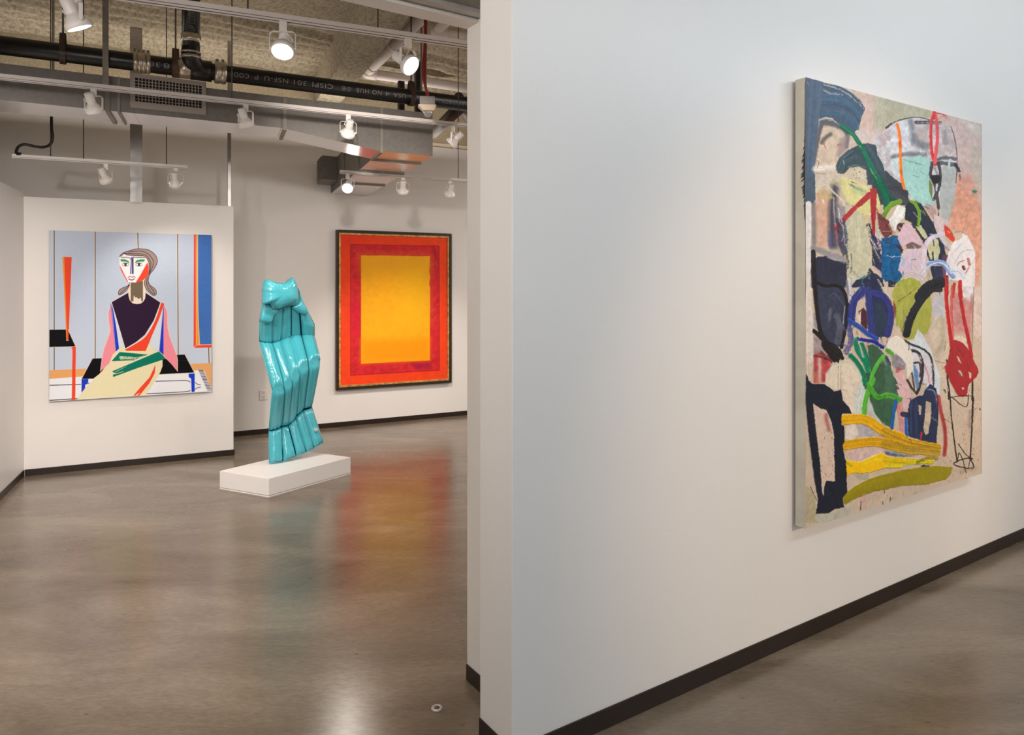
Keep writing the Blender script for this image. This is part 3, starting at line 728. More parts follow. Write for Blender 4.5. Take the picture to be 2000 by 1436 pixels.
# soften orientation a little towards the camera
sd = (sd * 1.0 + Vector((.35, 0, 0))).normalized(); sn = Vector((sd.y, -sd.x, 0))
if sn.dot(-S0) < 0: sn = -sn
def SP(px, py, off):
    o = S0 + sn * off; return onp(px, py, (o.x, o.y), (o.x + sd.x, o.y + sd.y))
a_ = lambda x, y: (490 + x * .10446, 530 + y * .10446)
b_ = lambda x, y: (490 + x * .10446, 640 + y * .10446)
c_ = lambda x, y: (500 + x * .10446, 770 + y * .10446)
R = [
 [(a_(215, 590), .02), (a_(395, 720), .03), (a_(590, 640), .04), (a_(745, 610), .04), (a_(890, 620), .03), (a_(985, 600), .02)],
 [(a_(165, 950), -.035), (a_(396, 1010), -.035), (a_(580, 980), -.035), (a_(744, 940), -.035), (a_(912, 930), -.035), (a_(1190, 1000), -.035)],
 [(a_(160, 1310), -.09), (a_(390, 1335), -.09), (a_(548, 1280), -.09), (a_(737, 1200), -.09), (a_(930, 1180), -.09), (a_(1188, 1225), -.09)],
 [(b_(400, 1160), .14), (b_(628, 1120), .14), (b_(762, 965), .135), (b_(890, 778), .13), (b_(1070, 675), .12), (b_(1295, 600), .11)],
 [(c_(245, 690), -.04), (c_(470, 600), -.04), (c_(597, 590), -.045), (c_(722, 420), -.05), (c_(868, 290), -.055), (c_(1040, 238), -.06)],
 [(c_(250, 1290), .02), (c_(495, 1262), .03), (c_(745, 1160), .04), (c_(940, 1085), .04), (c_(1085, 1010), .04), (c_(1255, 900), .03)],
]
NODE = [[SP(p[0], p[1], o) for p, o in row] for row in R]
infl = [.5, .8, .8, .8, .6]
def cnrm(r, c):
    A_, B_ = NODE[r][c], NODE[r][c + 1]; C_, D_ = NODE[r + 1][c], NODE[r + 1][c + 1]
    q = ((B_ - A_) + (D_ - C_)).cross((C_ - A_) + (D_ - B_)).normalized()
    return -q if q.dot(sn) < 0 else q
def cell(b, r, c, nu=14, nv=18):
    A_, B_ = NODE[r][c], NODE[r][c + 1]; C_, D_ = NODE[r + 1][c], NODE[r + 1][c + 1]
    nrm = ((B_ - A_) + (D_ - C_)).cross((C_ - A_) + (D_ - B_)); nrm.normalize()
    if nrm.dot(sn) < 0: nrm = -nrm
    W = ((B_ - A_).length + (D_ - C_).length) / 2
    join_top = (r == 1); join_bot = (r == 0); mid_n = (cnrm(0, c) + cnrm(1, c)).normalized()
    for side in (1, -1):
        vs = []
        for j in range(nv + 1):
            v = j / nv; row = []
            e0 = 1 if join_top else min(1, v * 6.0); e1 = 1 if join_bot else min(1, (1 - v) * 6.0)
            pv = math.sqrt(max(0, 1 - (1 - e0) ** 2)) * math.sqrt(max(0, 1 - (1 - e1) ** 2))
            pinch = pv
            for i_ in range(nu + 1):
                u = i_ / nu; P = A_.lerp(B_, u).lerp(C_.lerp(D_, u), v)
                hh = math.sqrt(max(0, 1 - (2 * u - 1) ** 2)) ** .9
                dd = min(v if not join_top else 1, 1 - v if not join_bot else 1)
                wr = .20 * math.exp(-dd * 8) * math.sin(u * 21 + r * 2.1 + c) + .05 * math.sin(v * (13 + 3 * c) + u * 6 + r) * math.exp(-dd * 4)
                h_ = ((B_ - A_).length * (1 - v) + (D_ - C_).length * v) * .40 * hh * pinch * (1 + wr)
                # bulge outwards at the fold ends
                tt_ = v if r == 0 else (1 - v if r == 1 else 0); nn_ = nrm.lerp(mid_n, tt_).normalized(); row.append(b.bm.verts.new(P + nn_ * h_ * side))
            vs.append(row)
        for j in range(nv):
            for i_ in range(nu):
                f = b.bm.faces.new((vs[j][i_], vs[j][i_ + 1], vs[j + 1][i_ + 1], vs[j + 1][i_])); f.smooth = True
scz = thing('inflatable_sculpture', 'glossy turquoise inflatable mattress sculpture standing upright on the white plinth', 'sculpture', S0)
b = B()
for r in range(5):
    for c in range(5): cell(b, r, c)
body = rel(b.done('mattress_body', M['turq'], dist=3e-4), scz)
# outer welded rim following the left, bottom and right outline
rim = [NODE[k][0] for k in range(6)]
b = B()
for a1_, a2_ in zip(NODE[5][:-1], NODE[5][1:]): b.tube([a1_, a2_], .006, 8)
for side in (0, 5):
    for k in range(5): b.tube([NODE[k][side], NODE[k + 1][side]], .004, 6)
rel(b.done('welded_seam', M['turq']), scz)
# horizontal pillow on top
pil = [a_(205, 610), a_(214, 430), a_(212, 300), a_(236, 200), a_(290, 150), a_(370, 172), a_(470, 200), a_(570, 214), a_(650, 200), a_(715, 160), a_(765, 112), a_(815, 150), a_(850, 230), a_(868, 360), a_(875, 520), a_(800, 600), a_(660, 650), a_(560, 690), a_(490, 705), a_(400, 660), a_(330, 600), a_(270, 620)]
def blob(b, outline, center, off, hgt, rings=12, name=None, offrim=0.0, flat=.5):
    ol = spline([Vector((*p, 0)) for p in outline + [outline[0]]], 5)[:-1]; ctr = Vector((*center, 0))
    for side in (1, -1):
        prev = None
        for k in range(rings + 1):
            t = 1 - k / rings; ring = []
            for i_, p in enumerate(ol):
                q = ctr + (p - ctr) * t
                hh = math.sqrt(max(0, 1 - t ** 2.6)); ang = math.atan2((p - ctr).y, (p - ctr).x)
                wr = 1 + .10 * math.exp(-(1 - t) * 7) * math.sin(ang * 19)
                v = SP(q.x, q.y, off + offrim * t) + sn * hgt * hh * side * wr
                ring.append(b.bm.verts.new(v))
            if prev:
                m_ = len(ring)
                for i_ in range(m_):
                    f = b.bm.faces.new((prev[i_], prev[(i_ + 1) % m_], ring[(i_ + 1) % m_], ring[i_])); f.smooth = True
            prev = ring
b = B(); blob(b, pil, a_(545, 420), .10, .085); rel(b.done('head_pillow', M['turq']), scz)
# left shoulder roll and right shoulder peak joining pillow and tubes
b = B(); blob(b, [a_(212, 560), a_(300, 530), a_(345, 600), a_(430, 690), a_(530, 715), a_(520, 770), a_(440, 830), a_(385, 960), a_(290, 970), a_(180, 930), a_(190, 740)], a_(310, 750), .045, .028, 9); rel(b.done('shoulder_roll', M['turq']), scz)
b = B(); blob(b, [a_(880, 300), a_(912, 380), a_(935, 480), a_(985, 600), a_(1060, 740), a_(1010, 810), a_(900, 780), a_(800, 720), a_(760, 670), a_(860, 600), a_(890, 480)], a_(930, 660), .055, .035, 9); rel(b.done('shoulder_roll', M['turq']), scz)
b = B(); blob(b, [a_(640, 600), a_(760, 545), a_(860, 540), a_(870, 590), a_(800, 640), a_(700, 650), a_(560, 690)], a_(760, 600), .07, .03, 6); rel(b.done('lower_fold', M['turq']), scz)
vc = SP(*c_(1110, 665), .03)
b = B(); mt = Matrix.Translation(vc + sn * .015) @ sn.to_track_quat('Z', 'Y').to_matrix().to_4x4(); b.lathe([(.0, .022), (.010, .022), (.013, .016), (.014, .006), (.018, .0), (.018, -.02)], 16, mt); o = rel(b.done('air_valve', M['valve']), scz); o['label'] = 'clear plastic air valve'

# ================================================================ OUTLET, DRAIN, DEBRIS
oc = onp(515, 771.5, BA, BB); hh = .5 * 19 * oc.y / F
t = thing('wall_outlet', 'white duplex power outlet on the back wall left of the sculpture', 'outlet', oc)
X_ = e_b; N_ = -nb
def obx(b, x0, x1, z0, z1, o0, o1): p = oc; b.prism([p + X_ * x0 + N_ * o0, p + X_ * x1 + N_ * o0, p + X_ * x1 + N_ * o1, p + X_ * x0 + N_ * o1], oc.z + z0, oc.z + z1)
b = B(); obx(b, -.042, .042, -hh, hh, .0005, .008); rel(b.done('cover_plate', M['plate'], bevel=.002), t)
for z in (-.024, .024):
    b = B(); obx(b, -.017, .017, z - .016, z + .016, .0082, .0105); s_ = rel(b.done('socket', M['plate'], bevel=.002), t)
    b = B(); obx(b, -.010, -.0055, z + .001, z + .010, .0107, .0112); obx(b, .0055, .010, z + .001, z + .010, .0107, .0112); obx(b, -.003, .003, z - .011, z - .005, .0107, .0112)
    rel(b.done('slots', M['slot']), t)
dc = G(853.5, 1384.5)
t = thing('floor_cleanout', 'small round metal floor fitting near the jamb of the opening', 'floor fitting', dc)
b = B(); b.lathe([(.0001, .003), (.010, .003), (.012, .006), (.020, .006), (.022, .002), (.022, .0005)], 28, Matrix.Translation(dc)); rel(b.done('ring', M['drain']), t)
b = B(); b.lathe([(0, .0066), (.0095, .0064), (.0095, .0035)], 20, Matrix.Translation(dc)); rel(b.done('plug', M['slot']), t)

# ================================================================ PAINTED SURFACES
def vnoise(h, w, cell, seed, ang=.6):
    r = np.random.default_rng(seed); ch, cw = (cell if isinstance(cell, tuple) else (cell, cell)); D_ = math.hypot(h, w)
    yy, xx = np.mgrid[0:h, 0:w].astype(float); ca, sa = math.cos(ang), math.sin(ang)
    x = (xx * ca + yy * sa + D_) / cw; y = (-xx * sa + yy * ca + D_) / ch
    g = r.random((int(y.max()) + 3, int(x.max()) + 3))
    yi = y.astype(int); xi = x.astype(int); fy = y - yi; fx = x - xi; fx = fx * fx * (3 - 2 * fx); fy = fy * fy * (3 - 2 * fy)
    return (g[yi, xi] * (1 - fx) + g[yi, xi + 1] * fx) * (1 - fy) + (g[yi + 1, xi] * (1 - fx) + g[yi + 1, xi + 1] * fx) * fy - .5
class Art:
    """paint buffer in sRGB 0-255 addressed in measured picture coordinates"""
    def __init__(s, x0, y0, x1, y1, ss, base, seed=1):
        s.x0, s.y0, s.ss = x0, y0, ss; s.w = int((x1 - x0) * ss); s.h = int((y1 - y0) * ss)
        s.c = np.zeros((s.h, s.w, 3)); s.c[:] = base; s.hgt = np.zeros((s.h, s.w)); s.seed = seed
        s.n1 = vnoise(s.h, s.w, 3, seed); s.n2 = vnoise(s.h, s.w, 14, seed + 1); s.n3 = vnoise(s.h, s.w, 60, seed + 2)
        s.k = 0
    def bb(s, P, m):
        x0 = max(0, int(P[:, 0].min() - m)); x1 = min(s.w, int(P[:, 0].max() + m) + 2); y0 = max(0, int(P[:, 1].min() - m)); y1 = min(s.h, int(P[:, 1].max() + m) + 2)
        return x0, y0, x1, y1
    def T(s, pts): return (np.array(pts, float) - (s.x0, s.y0)) * s.ss
    def put(s, box, a, col, h=0.0, var=0, tex=None):
        x0, y0, x1, y1 = box; A = a[..., None]; c = np.array(col, float)
        f = np.zeros(a.shape)
        if var: f = var * (s.n2[y0:y1, x0:x1] * .9 + s.n1[y0:y1, x0:x1] * .5)
        if tex is not None: f = f + tex
        s.c[y0:y1, x0:x1] = s.c[y0:y1, x0:x1] * (1 - A) + np.clip(c * (1 + f[..., None]), 0, 255) * A
        if h: s.hgt[y0:y1, x0:x1] = s.hgt[y0:y1, x0:x1] * (1 - a * .7) + h * a * (1 + (f * 2.5))
    def poly(s, pts, col, soft=0, alpha=1, var=.0, rag=0, h=0.0, smooth=False):
        P = s.T(pts)
        if smooth:
            q = spline([Vector((*p, 0)) for p in list(P) + [P[0]]], 5); P = np.array([(v.x, v.y) for v in q[:-1]])
        m = soft * s.ss * 1.6 + rag * s.ss * 2 + 2; box = s.bb(P, m); x0, y0, x1, y1 = box
        if x1 <= x0 or y1 <= y0: return
        X, Y = np.meshgrid(np.arange(x0, x1) + .5, np.arange(y0, y1) + .5)
        if rag:
            X = X + s.n1[y0:y1, x0:x1] * rag * s.ss * 2.2; Y = Y + s.n2[y0:y1, x0:x1] * rag * s.ss * 2.2
        ins = np.zeros(X.shape, bool); dist = np.full(X.shape, 1e9)
        for i in range(len(P)):
            xa, ya = P[i]; xb, yb = P[(i + 1) % len(P)]
            if ya != yb:
                c = (ya > Y) != (yb > Y); ins ^= c & (X < (xb - xa) * (Y - ya) / (yb - ya) + xa)
            L2 = (xb - xa) ** 2 + (yb - ya) ** 2 + 1e-9; t = np.clip(((X - xa) * (xb - xa) + (Y - ya) * (yb - ya)) / L2, 0, 1)
            dist = np.minimum(dist, np.hypot(X - xa - t * (xb - xa), Y - ya - t * (yb - ya)))
        sd_ = np.where(ins, dist, -dist); e = max(soft * s.ss, .7)
        a = np.clip(.5 + sd_ / (2 * e), 0, 1) * alpha
        s.put(box, a, col, h, var)
    def stroke(s, pts, w, col, soft=0, alpha=1, dry=0.0, var=.0, bris=0.0, h=0.0, taper=0, raw=False):
        P = s.T(pts); 
        if not raw and len(P) > 2:
            q = spline([Vector((*p, 0)) for p in P], 6); P = np.array([(v.x, v.y) for v in q])
        w = w * s.ss / 2; m = w + soft * s.ss * 2 + 3; box = s.bb(P, m); x0, y0, x1, y1 = box
        if x1 <= x0 or y1 <= y0: return
        X, Y = np.meshgrid(np.arange(x0, x1) + .5, np.arange(y0, y1) + .5)
        best = np.full(X.shape, 1e9); lat = np.zeros(X.shape); lon = np.zeros(X.shape); acc = 0
        for i in range(len(P) - 1):
            (xa, ya), (xb, yb) = P[i], P[i + 1]; L = math.hypot(xb - xa, yb - ya) + 1e-9; ux, uy = (xb - xa) / L, (yb - ya) / L
            tt = (X - xa) * ux + (Y - ya) * uy; t = np.clip(tt, 0, L); dd = np.hypot(X - xa - t * ux, Y - ya - t * uy)
            k = dd < best; best = np.where(k, dd, best); lat = np.where(k, (X - xa) * (-uy) + (Y - ya) * ux, lat); lon = np.where(k, acc + t, lon); acc += L
        s.k += 1; r = np.random.default_rng(s.seed * 100 + s.k)
        nb_ = max(8, int(w * 1.2)); br = r.random(nb_ + 2); br2 = r.random((8, nb_ + 2))
        li = np.clip((lat / w * .5 + .5), 0, 1) * nb_; l0 = li.astype(int); fr = li - l0
        bl = (br[l0] * (1 - fr) + br[np.minimum(l0 + 1, nb_ + 1)] * fr) - .5
        lo = lon / (acc + 1e-6); lj = np.clip(lo * 6, 0, 6.99); j0 = lj.astype(int); b2 = br2[j0, l0] - .5
        ww = w * (1 - taper * lo) if taper else w
        e = max(soft * s.ss, .7); a = np.clip(.5 + (ww - best) / (2 * e), 0, 1) * alpha
        if dry: a = a * np.clip(1.35 - dry * (.55 + lo * .9) + (bl * 1.5 + s.n1[y0:y1, x0:x1] * 1.8) * dry * 1.5, 0, 1)
        s.put(box, a, col, h, var, tex=(bl * .55 + b2 * .25) * bris if bris else None)
    def dots(s, pts_box, n_, col, r=(.4, 1.1), el=1.0, ang=None):
        x0, y0, x1, y1 = pts_box; rr = np.random.default_rng(s.seed * 7 + n_)
        for _ in range(n_):
            x, y = rr.uniform(x0, x1), rr.uniform(y0, y1); L = rr.uniform(*r) * el
            a = ang if ang is not None else rr.uniform(0, 3.14); s.stroke([(x, y), (x + L * math.cos(a), y + L * math.sin(a))], rr.uniform(*r), col, raw=True, alpha=.85)
    def sample(s, px, py):
        x = np.clip((px - s.x0) * s.ss - .5, 0, s.w - 1.01); y = np.clip((py - s.y0) * s.ss - .5, 0, s.h - 1.01)
        xi = x.astype(int); yi = y.astype(int); fx = (x - xi)[:, None]; fy = (y - yi)[:, None]
        def g(A): return (A[yi, xi] * (1 - fx) + A[yi, xi + 1] * fx) * (1 - fy) + (A[yi + 1, xi] * (1 - fx) + A[yi + 1, xi + 1] * fx) * fy
        return g(s.c), g(s.hgt[..., None])[:, 0]
def paint_panel(name, o, ex, W, Hh, nrm, art, res, m, gain, par, hscale=0.0, xyscale=None):
    """grid of quads on the canvas face; colours come from the paint buffer"""
    nx, nz = res; U, V = np.meshgrid(np.linspace(0, 1, nx), np.linspace(0, 1, nz))
    O = np.array(o); E = np.array(ex); N = np.array(nrm); P = O + E * (U.ravel() * W)[:, None] + np.array([0, 0, 1.]) * (V.ravel() * Hh)[:, None]
    px = CX + F * P[:, 0] / P[:, 1]; py = HY - F * (P[:, 2] - HC) / P[:, 1]
    c, hg = art.sample(px, py)
    P = P + N * (hg * hscale + .0006)[:, None]
    idx = np.arange(nx * nz).reshape(nz, nx); f = np.stack([idx[:-1, :-1], idx[:-1, 1:], idx[1:, 1:], idx[1:, :-1]], -1).reshape(-1, 4)
    if np.cross(E, [0, 0, 1]).dot(N) < 0: f = f[:, ::-1]
    me = bpy.data.meshes.new(name); grid_mesh(me, P, f, smooth=True)
    l = c / 255.; l = np.where(l <= .04045, l / 12.92, ((l + .055) / 1.055) ** 2.4) * np.array(gain); l = np.clip(l, 0, .95)
    at_ = me.color_attributes.new('paint', 'FLOAT_COLOR', 'POINT'); at_.data.foreach_set('color', np.concatenate([l, np.ones((len(l), 1))], 1).astype(np.float32).ravel())
    return rel(link(name, me, None, m), par)

def canvas_box(par, p0, p1, back, nrm, z0, z1, m, name='stretched_canvas'):
    b = B(); b.prism([p0, p1, p1 - nrm * back, p0 - nrm * back], z0, z1); return rel(b.done(name, m, bevel=.0015), par)

# ---- portrait painting on the partition
K = lambda *q: [(60 + .27855 * q[i], 420 + .27855 * q[i + 1]) for i in range(0, len(q), 2)]
Fc = lambda *q: [(210 + .0905 * q[i], 470 + .0905 * q[i + 1]) for i in range(0, len(q), 2)]
Lw = lambda *q: [(130 + .15 * q[i], 640 + .15 * q[i + 1]) for i in range(0, len(q), 2)]
P1 = Art(88, 440, 420, 792, 3, (207, 214, 226), 11)
OR = (250, 75, 45); CRM = (243, 228, 182); OUT = (246, 226, 200); BK = (12, 10, 14); BL = (30, 62, 200); PK = (250, 148, 158); GN = (8, 122, 98); PU = (48, 26, 52); HR = (168, 144, 132); WH = (246, 243, 242); DK = (44, 26, 46)
P1.poly(K(130, 100, 1270, 130, 1270, 700, 130, 700), (200, 208, 222), soft=40, var=.02)
for x, ya, yb_ in ((165, 100, 1090), (452, 110, 1010), (750, 120, 240), (1030, 130, 985), (1247, 925, 1045)):
    dx = -4 if yb_ > 900 and x < 500 else 0
    P1.stroke(K(x, ya, x + dx + 4, yb_), 3.4, (240, 226, 205), raw=True); P1.stroke(K(x, ya, x + dx + 4, yb_), 1.7, (100, 76, 60), raw=True)
P1.poly(K(125, 1090, 560, 1070, 1270, 1038, 1270, 1200, 125, 1150), (240, 172, 105))
P1.poly(K(125, 1150, 400, 1130, 900, 1110, 1215, 1085, 1240, 1150, 1270, 1235, 1270, 1320, 125, 1330), WH)
P1.poly(K(1145, 130, 1270, 133, 1270, 930, 1142, 932), OR); P1.poly(K(1160, 137, 1270, 140, 1270, 908, 1160, 912), (248, 160, 40)); P1.poly(K(1172, 137, 1270, 140, 1270, 908, 1184, 908, 1176, 760, 1170, 400), (70, 115, 185), var=.05)
P1.stroke(K(1171, 137, 1172, 600, 1184, 908), 1, OUT); P1.stroke(K(1142, 932, 1164, 912, 1270, 908), 1, OUT, raw=True); P1.stroke(K(1159, 140, 1160, 905), .7, OUT, raw=True)
P1.poly(K(223, 295, 287, 296, 280, 500, 264, 878, 250, 878, 240, 600), OR); P1.poly(K(223, 295, 236, 295, 246, 600, 256, 878, 250, 878, 238, 600), (248, 150, 40)); P1.stroke(K(236, 296, 246, 600, 255, 870), .7, (250, 200, 120))
P1.poly(K(125, 805, 262, 803, 314, 922, 125, 930), BK); P1.poly(K(223, 295, 287, 296, 280, 500, 264, 878, 250, 878, 240, 600), OR)
P1.poly(K(223, 295, 236, 295, 246, 600, 256, 878, 250, 878, 238, 600), (248, 150, 40)); P1.stroke(K(250, 880, 265, 880), 1, OUT, raw=True)
P1.stroke(K(125, 928, 316, 923), 1, OUT, raw=True); P1.stroke(K(262, 803, 316, 923), 1, OUT, raw=True)
P1.poly(K(285, 926, 316, 924, 312, 1297, 288, 1299, 293, 945), OR)
P1.stroke(K(125, 1195, 350, 1188), 1.4, DK, raw=True); P1.stroke(K(125, 1301, 330, 1288), 1.6, DK, raw=True); P1.poly(K(285, 926, 316, 924, 312, 1297, 288, 1299, 293, 945), OR)
# bench
P1.poly(Lw(195, 668, 335, 405, 460, 400, 480, 560, 350, 665), BK); P1.poly(Lw(1200, 420, 1415, 352, 1540, 348, 1668, 585, 1205, 612), BK)
P1.stroke(Lw(195, 668, 335, 405), 1, OUT, raw=True); P1.stroke(Lw(1415, 352, 1540, 348, 1668, 590), 1, OUT, raw=True); P1.stroke(Lw(1205, 612, 1668, 588), 1, OUT, raw=True)
P1.stroke(Lw(1445, 432, 1580, 430), .4, (70, 65, 60), raw=True); P1.stroke(Lw(1255, 496, 1340, 496), .4, (70, 65, 60), raw=True)
P1.poly(Lw(195, 672, 285, 668, 282, 715, 245, 740, 240, 795, 195, 850), BL); P1.poly(Lw(1590, 600, 1668, 597, 1668, 835, 1628, 840, 1622, 665, 1592, 645), BL)
P1.stroke(Lw(250, 738, 295, 722), 1.2, DK, raw=True)
P1.stroke(Lw(1160, 700, 1400, 693, 1560, 690, 1610, 710), 1.3, DK); P1.stroke(Lw(1035, 862, 1300, 850, 1540, 835, 1612, 822), 1.3, DK); P1.stroke(Lw(1675, 715, 1705, 738, 1745, 745), 1.1, DK); P1.stroke(Lw(1675, 805, 1700, 785, 1745, 775), 1.1, DK)
for i in range(14):
    t = i / 13; xa = 1722 + t * 112; yy = 558 + t * 256; P1.stroke(Lw(xa, yy, xa + 58 - t * 6, yy - 1), 1.5, (82, 52, 62), raw=True)
P1.poly(Lw(1838, 560, 1895, 560, 1895, 740, 1870, 720, 1790, 560), (240, 172, 105))
# arms and dress
P1.poly(K(566, 616, 545, 680, 548, 760, 556, 815, 535, 880, 508, 960, 487, 1098, 560, 1030, 618, 965, 590, 800), PK)
P1.poly(K(934, 626, 958, 670, 960, 720, 958, 790, 975, 850, 1008, 940, 1029, 1010, 1029, 1098, 985, 1045, 925, 985, 925, 800), PK)
P1.stroke(K(566, 616, 545, 680, 548, 760, 556, 815, 535, 880, 508, 960, 488, 1095), .9, OUT); P1.stroke(K(934, 626, 958, 680, 960, 760, 975, 850, 1008, 940, 1029, 1010, 1029, 1098), .9, OUT)
P1.poly(K(565, 612, 630, 700, 660, 935, 640, 945, 622, 962, 605, 900), (222, 227, 235)); P1.poly(K(900, 640, 936, 626, 930, 800, 905, 950, 870, 940, 835, 905), (222, 227, 235))
P1.poly(K(560, 618, 576, 640, 600, 780, 624, 960, 596, 984, 578, 800), BL); P1.poly(K(928, 625, 934, 626, 931, 800, 931, 985, 900, 955, 912, 820), BL)
P1.stroke(K(572, 625, 600, 780, 624, 960), .8, OUT); P1.stroke(K(565, 620, 582, 800, 597, 985), .7, OUT); P1.stroke(K(930, 640, 912, 820, 900, 955), .8, OUT)
P1.poly(Lw(600, 350, 720, 240, 770, 290, 1020, 300, 1075, 210, 1165, 300, 1215, 330, 1250, 430, 1250, 500, 1225, 570, 1190, 640, 1100, 780, 1030, 880, 130, 935, 240, 790, 420, 610, 560, 460), CRM, var=.01)
P1.poly(K(566, 610, 684, 545, 702, 585, 718, 615, 745, 622, 775, 618, 795, 598, 800, 540, 910, 614, 862, 740, 800, 840, 740, 890, 662, 937), PU, var=.06)
P1.poly(K(915, 614, 936, 622, 900, 730, 840, 870, 806, 955, 672, 953, 662, 945, 664, 938, 740, 900, 800, 850, 850, 785), OR)
P1.stroke(K(912, 614, 868, 742, 805, 848, 742, 896, 662, 940), 1.5, (250, 240, 225)); P1.stroke(K(566, 614, 610, 760, 662, 938), 1.2, (250, 236, 220)); P1.stroke(K(565, 611, 690, 540), 1, OUT, raw=True); P1.stroke(K(800, 540, 912, 614), 1, OUT, raw=True)
P1.poly(Lw(690, 318, 1070, 352, 900, 425, 585, 438), GN, var=.08)
P1.stroke(Lw(700, 385, 800, 392, 930, 400, 1030, 365), 4.5, CRM, dry=.9, bris=.2); P1.stroke(Lw(700, 408, 850, 408), 2, CRM, dry=.8); P1.stroke(Lw(900, 425, 1060, 360), 2.5, CRM, dry=.3)
P1.poly(Lw(1205, 308, 1295, 405, 960, 515, 605, 645, 605, 610, 660, 600, 600, 580, 598, 562, 840, 460), GN, var=.05); P1.stroke(Lw(640, 575, 770, 510), 1, CRM, dry=.5); P1.stroke(Lw(640, 602, 740, 572), 1, CRM, dry=.3)
P1.stroke(Lw(1205, 308, 1255, 355, 1295, 405), 1, OUT, raw=True); P1.stroke(Lw(1205, 306, 840, 462, 600, 565), .8, OUT); P1.stroke(Lw(690, 316, 640, 360, 583, 438), .9, OUT)
P1.poly(Lw(1158, 480, 1150, 590, 1080, 725, 950, 885, 870, 888, 960, 780, 1080, 650), OR, smooth=False); P1.stroke(Lw(905, 880, 945, 858), 1.6, CRM, dry=.2)
# neck, hair, head
P1.poly(Fc(450, 900, 500, 880, 760, 850, 830, 800, 822, 1150, 812, 1250, 780, 1310, 720, 1360, 640, 1372, 545, 1358, 480, 1290, 455, 1200, 445, 1080), OUT)
P1.poly(Fc(497, 910, 765, 860, 765, 1300, 740, 1320, 710, 1220, 690, 1255, 660, 1255, 625, 1220, 600, 1230, 565, 1180, 560, 1310, 500, 1310), (122, 103, 82), var=.03)
P1.poly(Fc(255, 340, 330, 270, 480, 215, 620, 180, 760, 180, 880, 200, 980, 260, 1050, 340, 1075, 440, 1055, 520, 1000, 620, 920, 720, 885, 820, 885, 930, 950, 985, 1030, 1050, 1055, 1120, 1040, 1175, 980, 1180, 900, 1120, 830, 1040, 795, 930, 800, 870, 840, 800, 880, 760), HR)
P1.poly(Fc(478, 910, 480, 980, 420, 1060, 330, 1140, 245, 1175, 232, 1130, 260, 1060, 340, 1015, 420, 990), HR)
P1.poly(Fc(255, 350, 350, 290, 430, 325, 800, 345, 880, 460, 890, 620, 885, 720, 830, 810, 740, 870, 600, 908, 450, 895, 330, 690, 258, 520), WH)
P1.poly(Fc(255, 380, 400, 370, 500, 400, 490, 470, 300, 480, 256, 460), OUT, alpha=.7, soft=.6); P1.poly(Fc(590, 380, 840, 370, 880, 470, 600, 490), OUT, alpha=.7, soft=.6)
for q in ((255, 345, 330, 270, 480, 215, 620, 180, 760, 180, 880, 200, 980, 260, 1050, 340, 1075, 440, 1055, 520, 1000, 620, 920, 720, 885, 820, 885, 930, 950, 985, 1030, 1050, 1055, 1120, 1040, 1175, 980, 1180, 900, 1120, 830, 1040, 795, 930, 800, 870, 840, 800),
          (345, 270, 420, 300, 560, 320, 700, 325, 800, 340, 880, 430, 905, 560, 900, 700, 850, 800), (370, 275, 560, 285, 720, 290, 830, 320, 900, 400, 935, 500, 920, 640, 890, 740),
          (450, 245, 640, 228, 780, 240, 900, 310, 980, 420, 985, 520, 940, 640, 900, 720), (860, 820, 845, 930, 890, 1050, 990, 1165), (885, 900, 930, 1010, 1000, 1100, 1010, 1165),
          (478, 905, 440, 975, 340, 1015, 260, 1065, 235, 1130, 250, 1175, 330, 1140, 420, 1060, 475, 970), (470, 960, 380, 1050, 260, 1160), (255, 345, 300, 330, 350, 285)):
    P1.stroke(Fc(*q), .95, DK)
P1.poly(Fc(860, 468, 885, 560, 890, 700, 850, 780, 780, 850, 690, 885, 605, 905, 700, 760, 800, 580), OR); P1.poly(Fc(255, 515, 300, 600, 445, 890, 425, 890, 290, 640), OR)
P1.stroke(Fc(290, 362, 400, 362, 465, 370, 500, 400), 1, DK); P1.stroke(Fc(545, 720, 548, 380, 580, 362, 800, 366), 1.2, DK); P1.poly(Fc(530, 720, 530, 380, 560, 365, 562, 720), DK); P1.poly(Fc(507, 355, 528, 355, 520, 520, 508, 722, 488, 722), (35, 50, 170)); P1.stroke(Fc(524, 380, 516, 720), .7, (190, 170, 175), raw=True)
P1.poly(Fc(280, 405, 380, 405, 450, 440, 475, 495, 400, 455, 290, 450), (50, 145, 105)); P1.poly(Fc(808, 405, 790, 452, 660, 460, 590, 495, 620, 430, 700, 408), (50, 145, 105))
for cx_ in (388, 680):
    P1.stroke(Fc(cx_ - 72, 515, cx_ - 40, 490, cx_, 484, cx_ + 45, 492, cx_ + 72, 515), .9, (70, 55, 62)); P1.stroke(Fc(cx_ - 68, 540, cx_, 550, cx_ + 68, 540), .9, (70, 55, 62)); P1.poly(Fc(cx_ - 25, 490, cx_ + 25, 490, cx_ + 22, 545, cx_ - 22, 545), (60, 45, 55), soft=.3)
P1.stroke(Fc(440, 800, 480, 775, 520, 790, 560, 775, 600, 800), 1.6, (178, 110, 118)); P1.stroke(Fc(460, 830, 520, 850, 575, 830), 2.6, (178, 110, 118))
P1.poly(K(185, 0, 186, 0, 186, 1), WH)
p0, p1 = plan(96, PA, PB), plan(413, PA, PB); t_c = .035
ta = thing('portrait_painting', 'square unframed painting of a seated dark-haired woman in purple, green and cream', 'painting', p0 - npn * .02 + Vector((0, 0, 1.4)))
of = -npn * t_c; fp = (PA + of, PB + of); q0, q1 = plan(96.5, *fp), plan(412.8, *fp)
z1a = (onp(96.5, 450, *fp).z + onp(412.8, 459, *fp).z) / 2; z0a = (onp(96.5, 783, *fp).z + onp(412.8, 766, *fp).z) / 2
canvas_box(ta, q0, q1, t_c - .002, -npn, z0a, z1a, M['canvasw'])
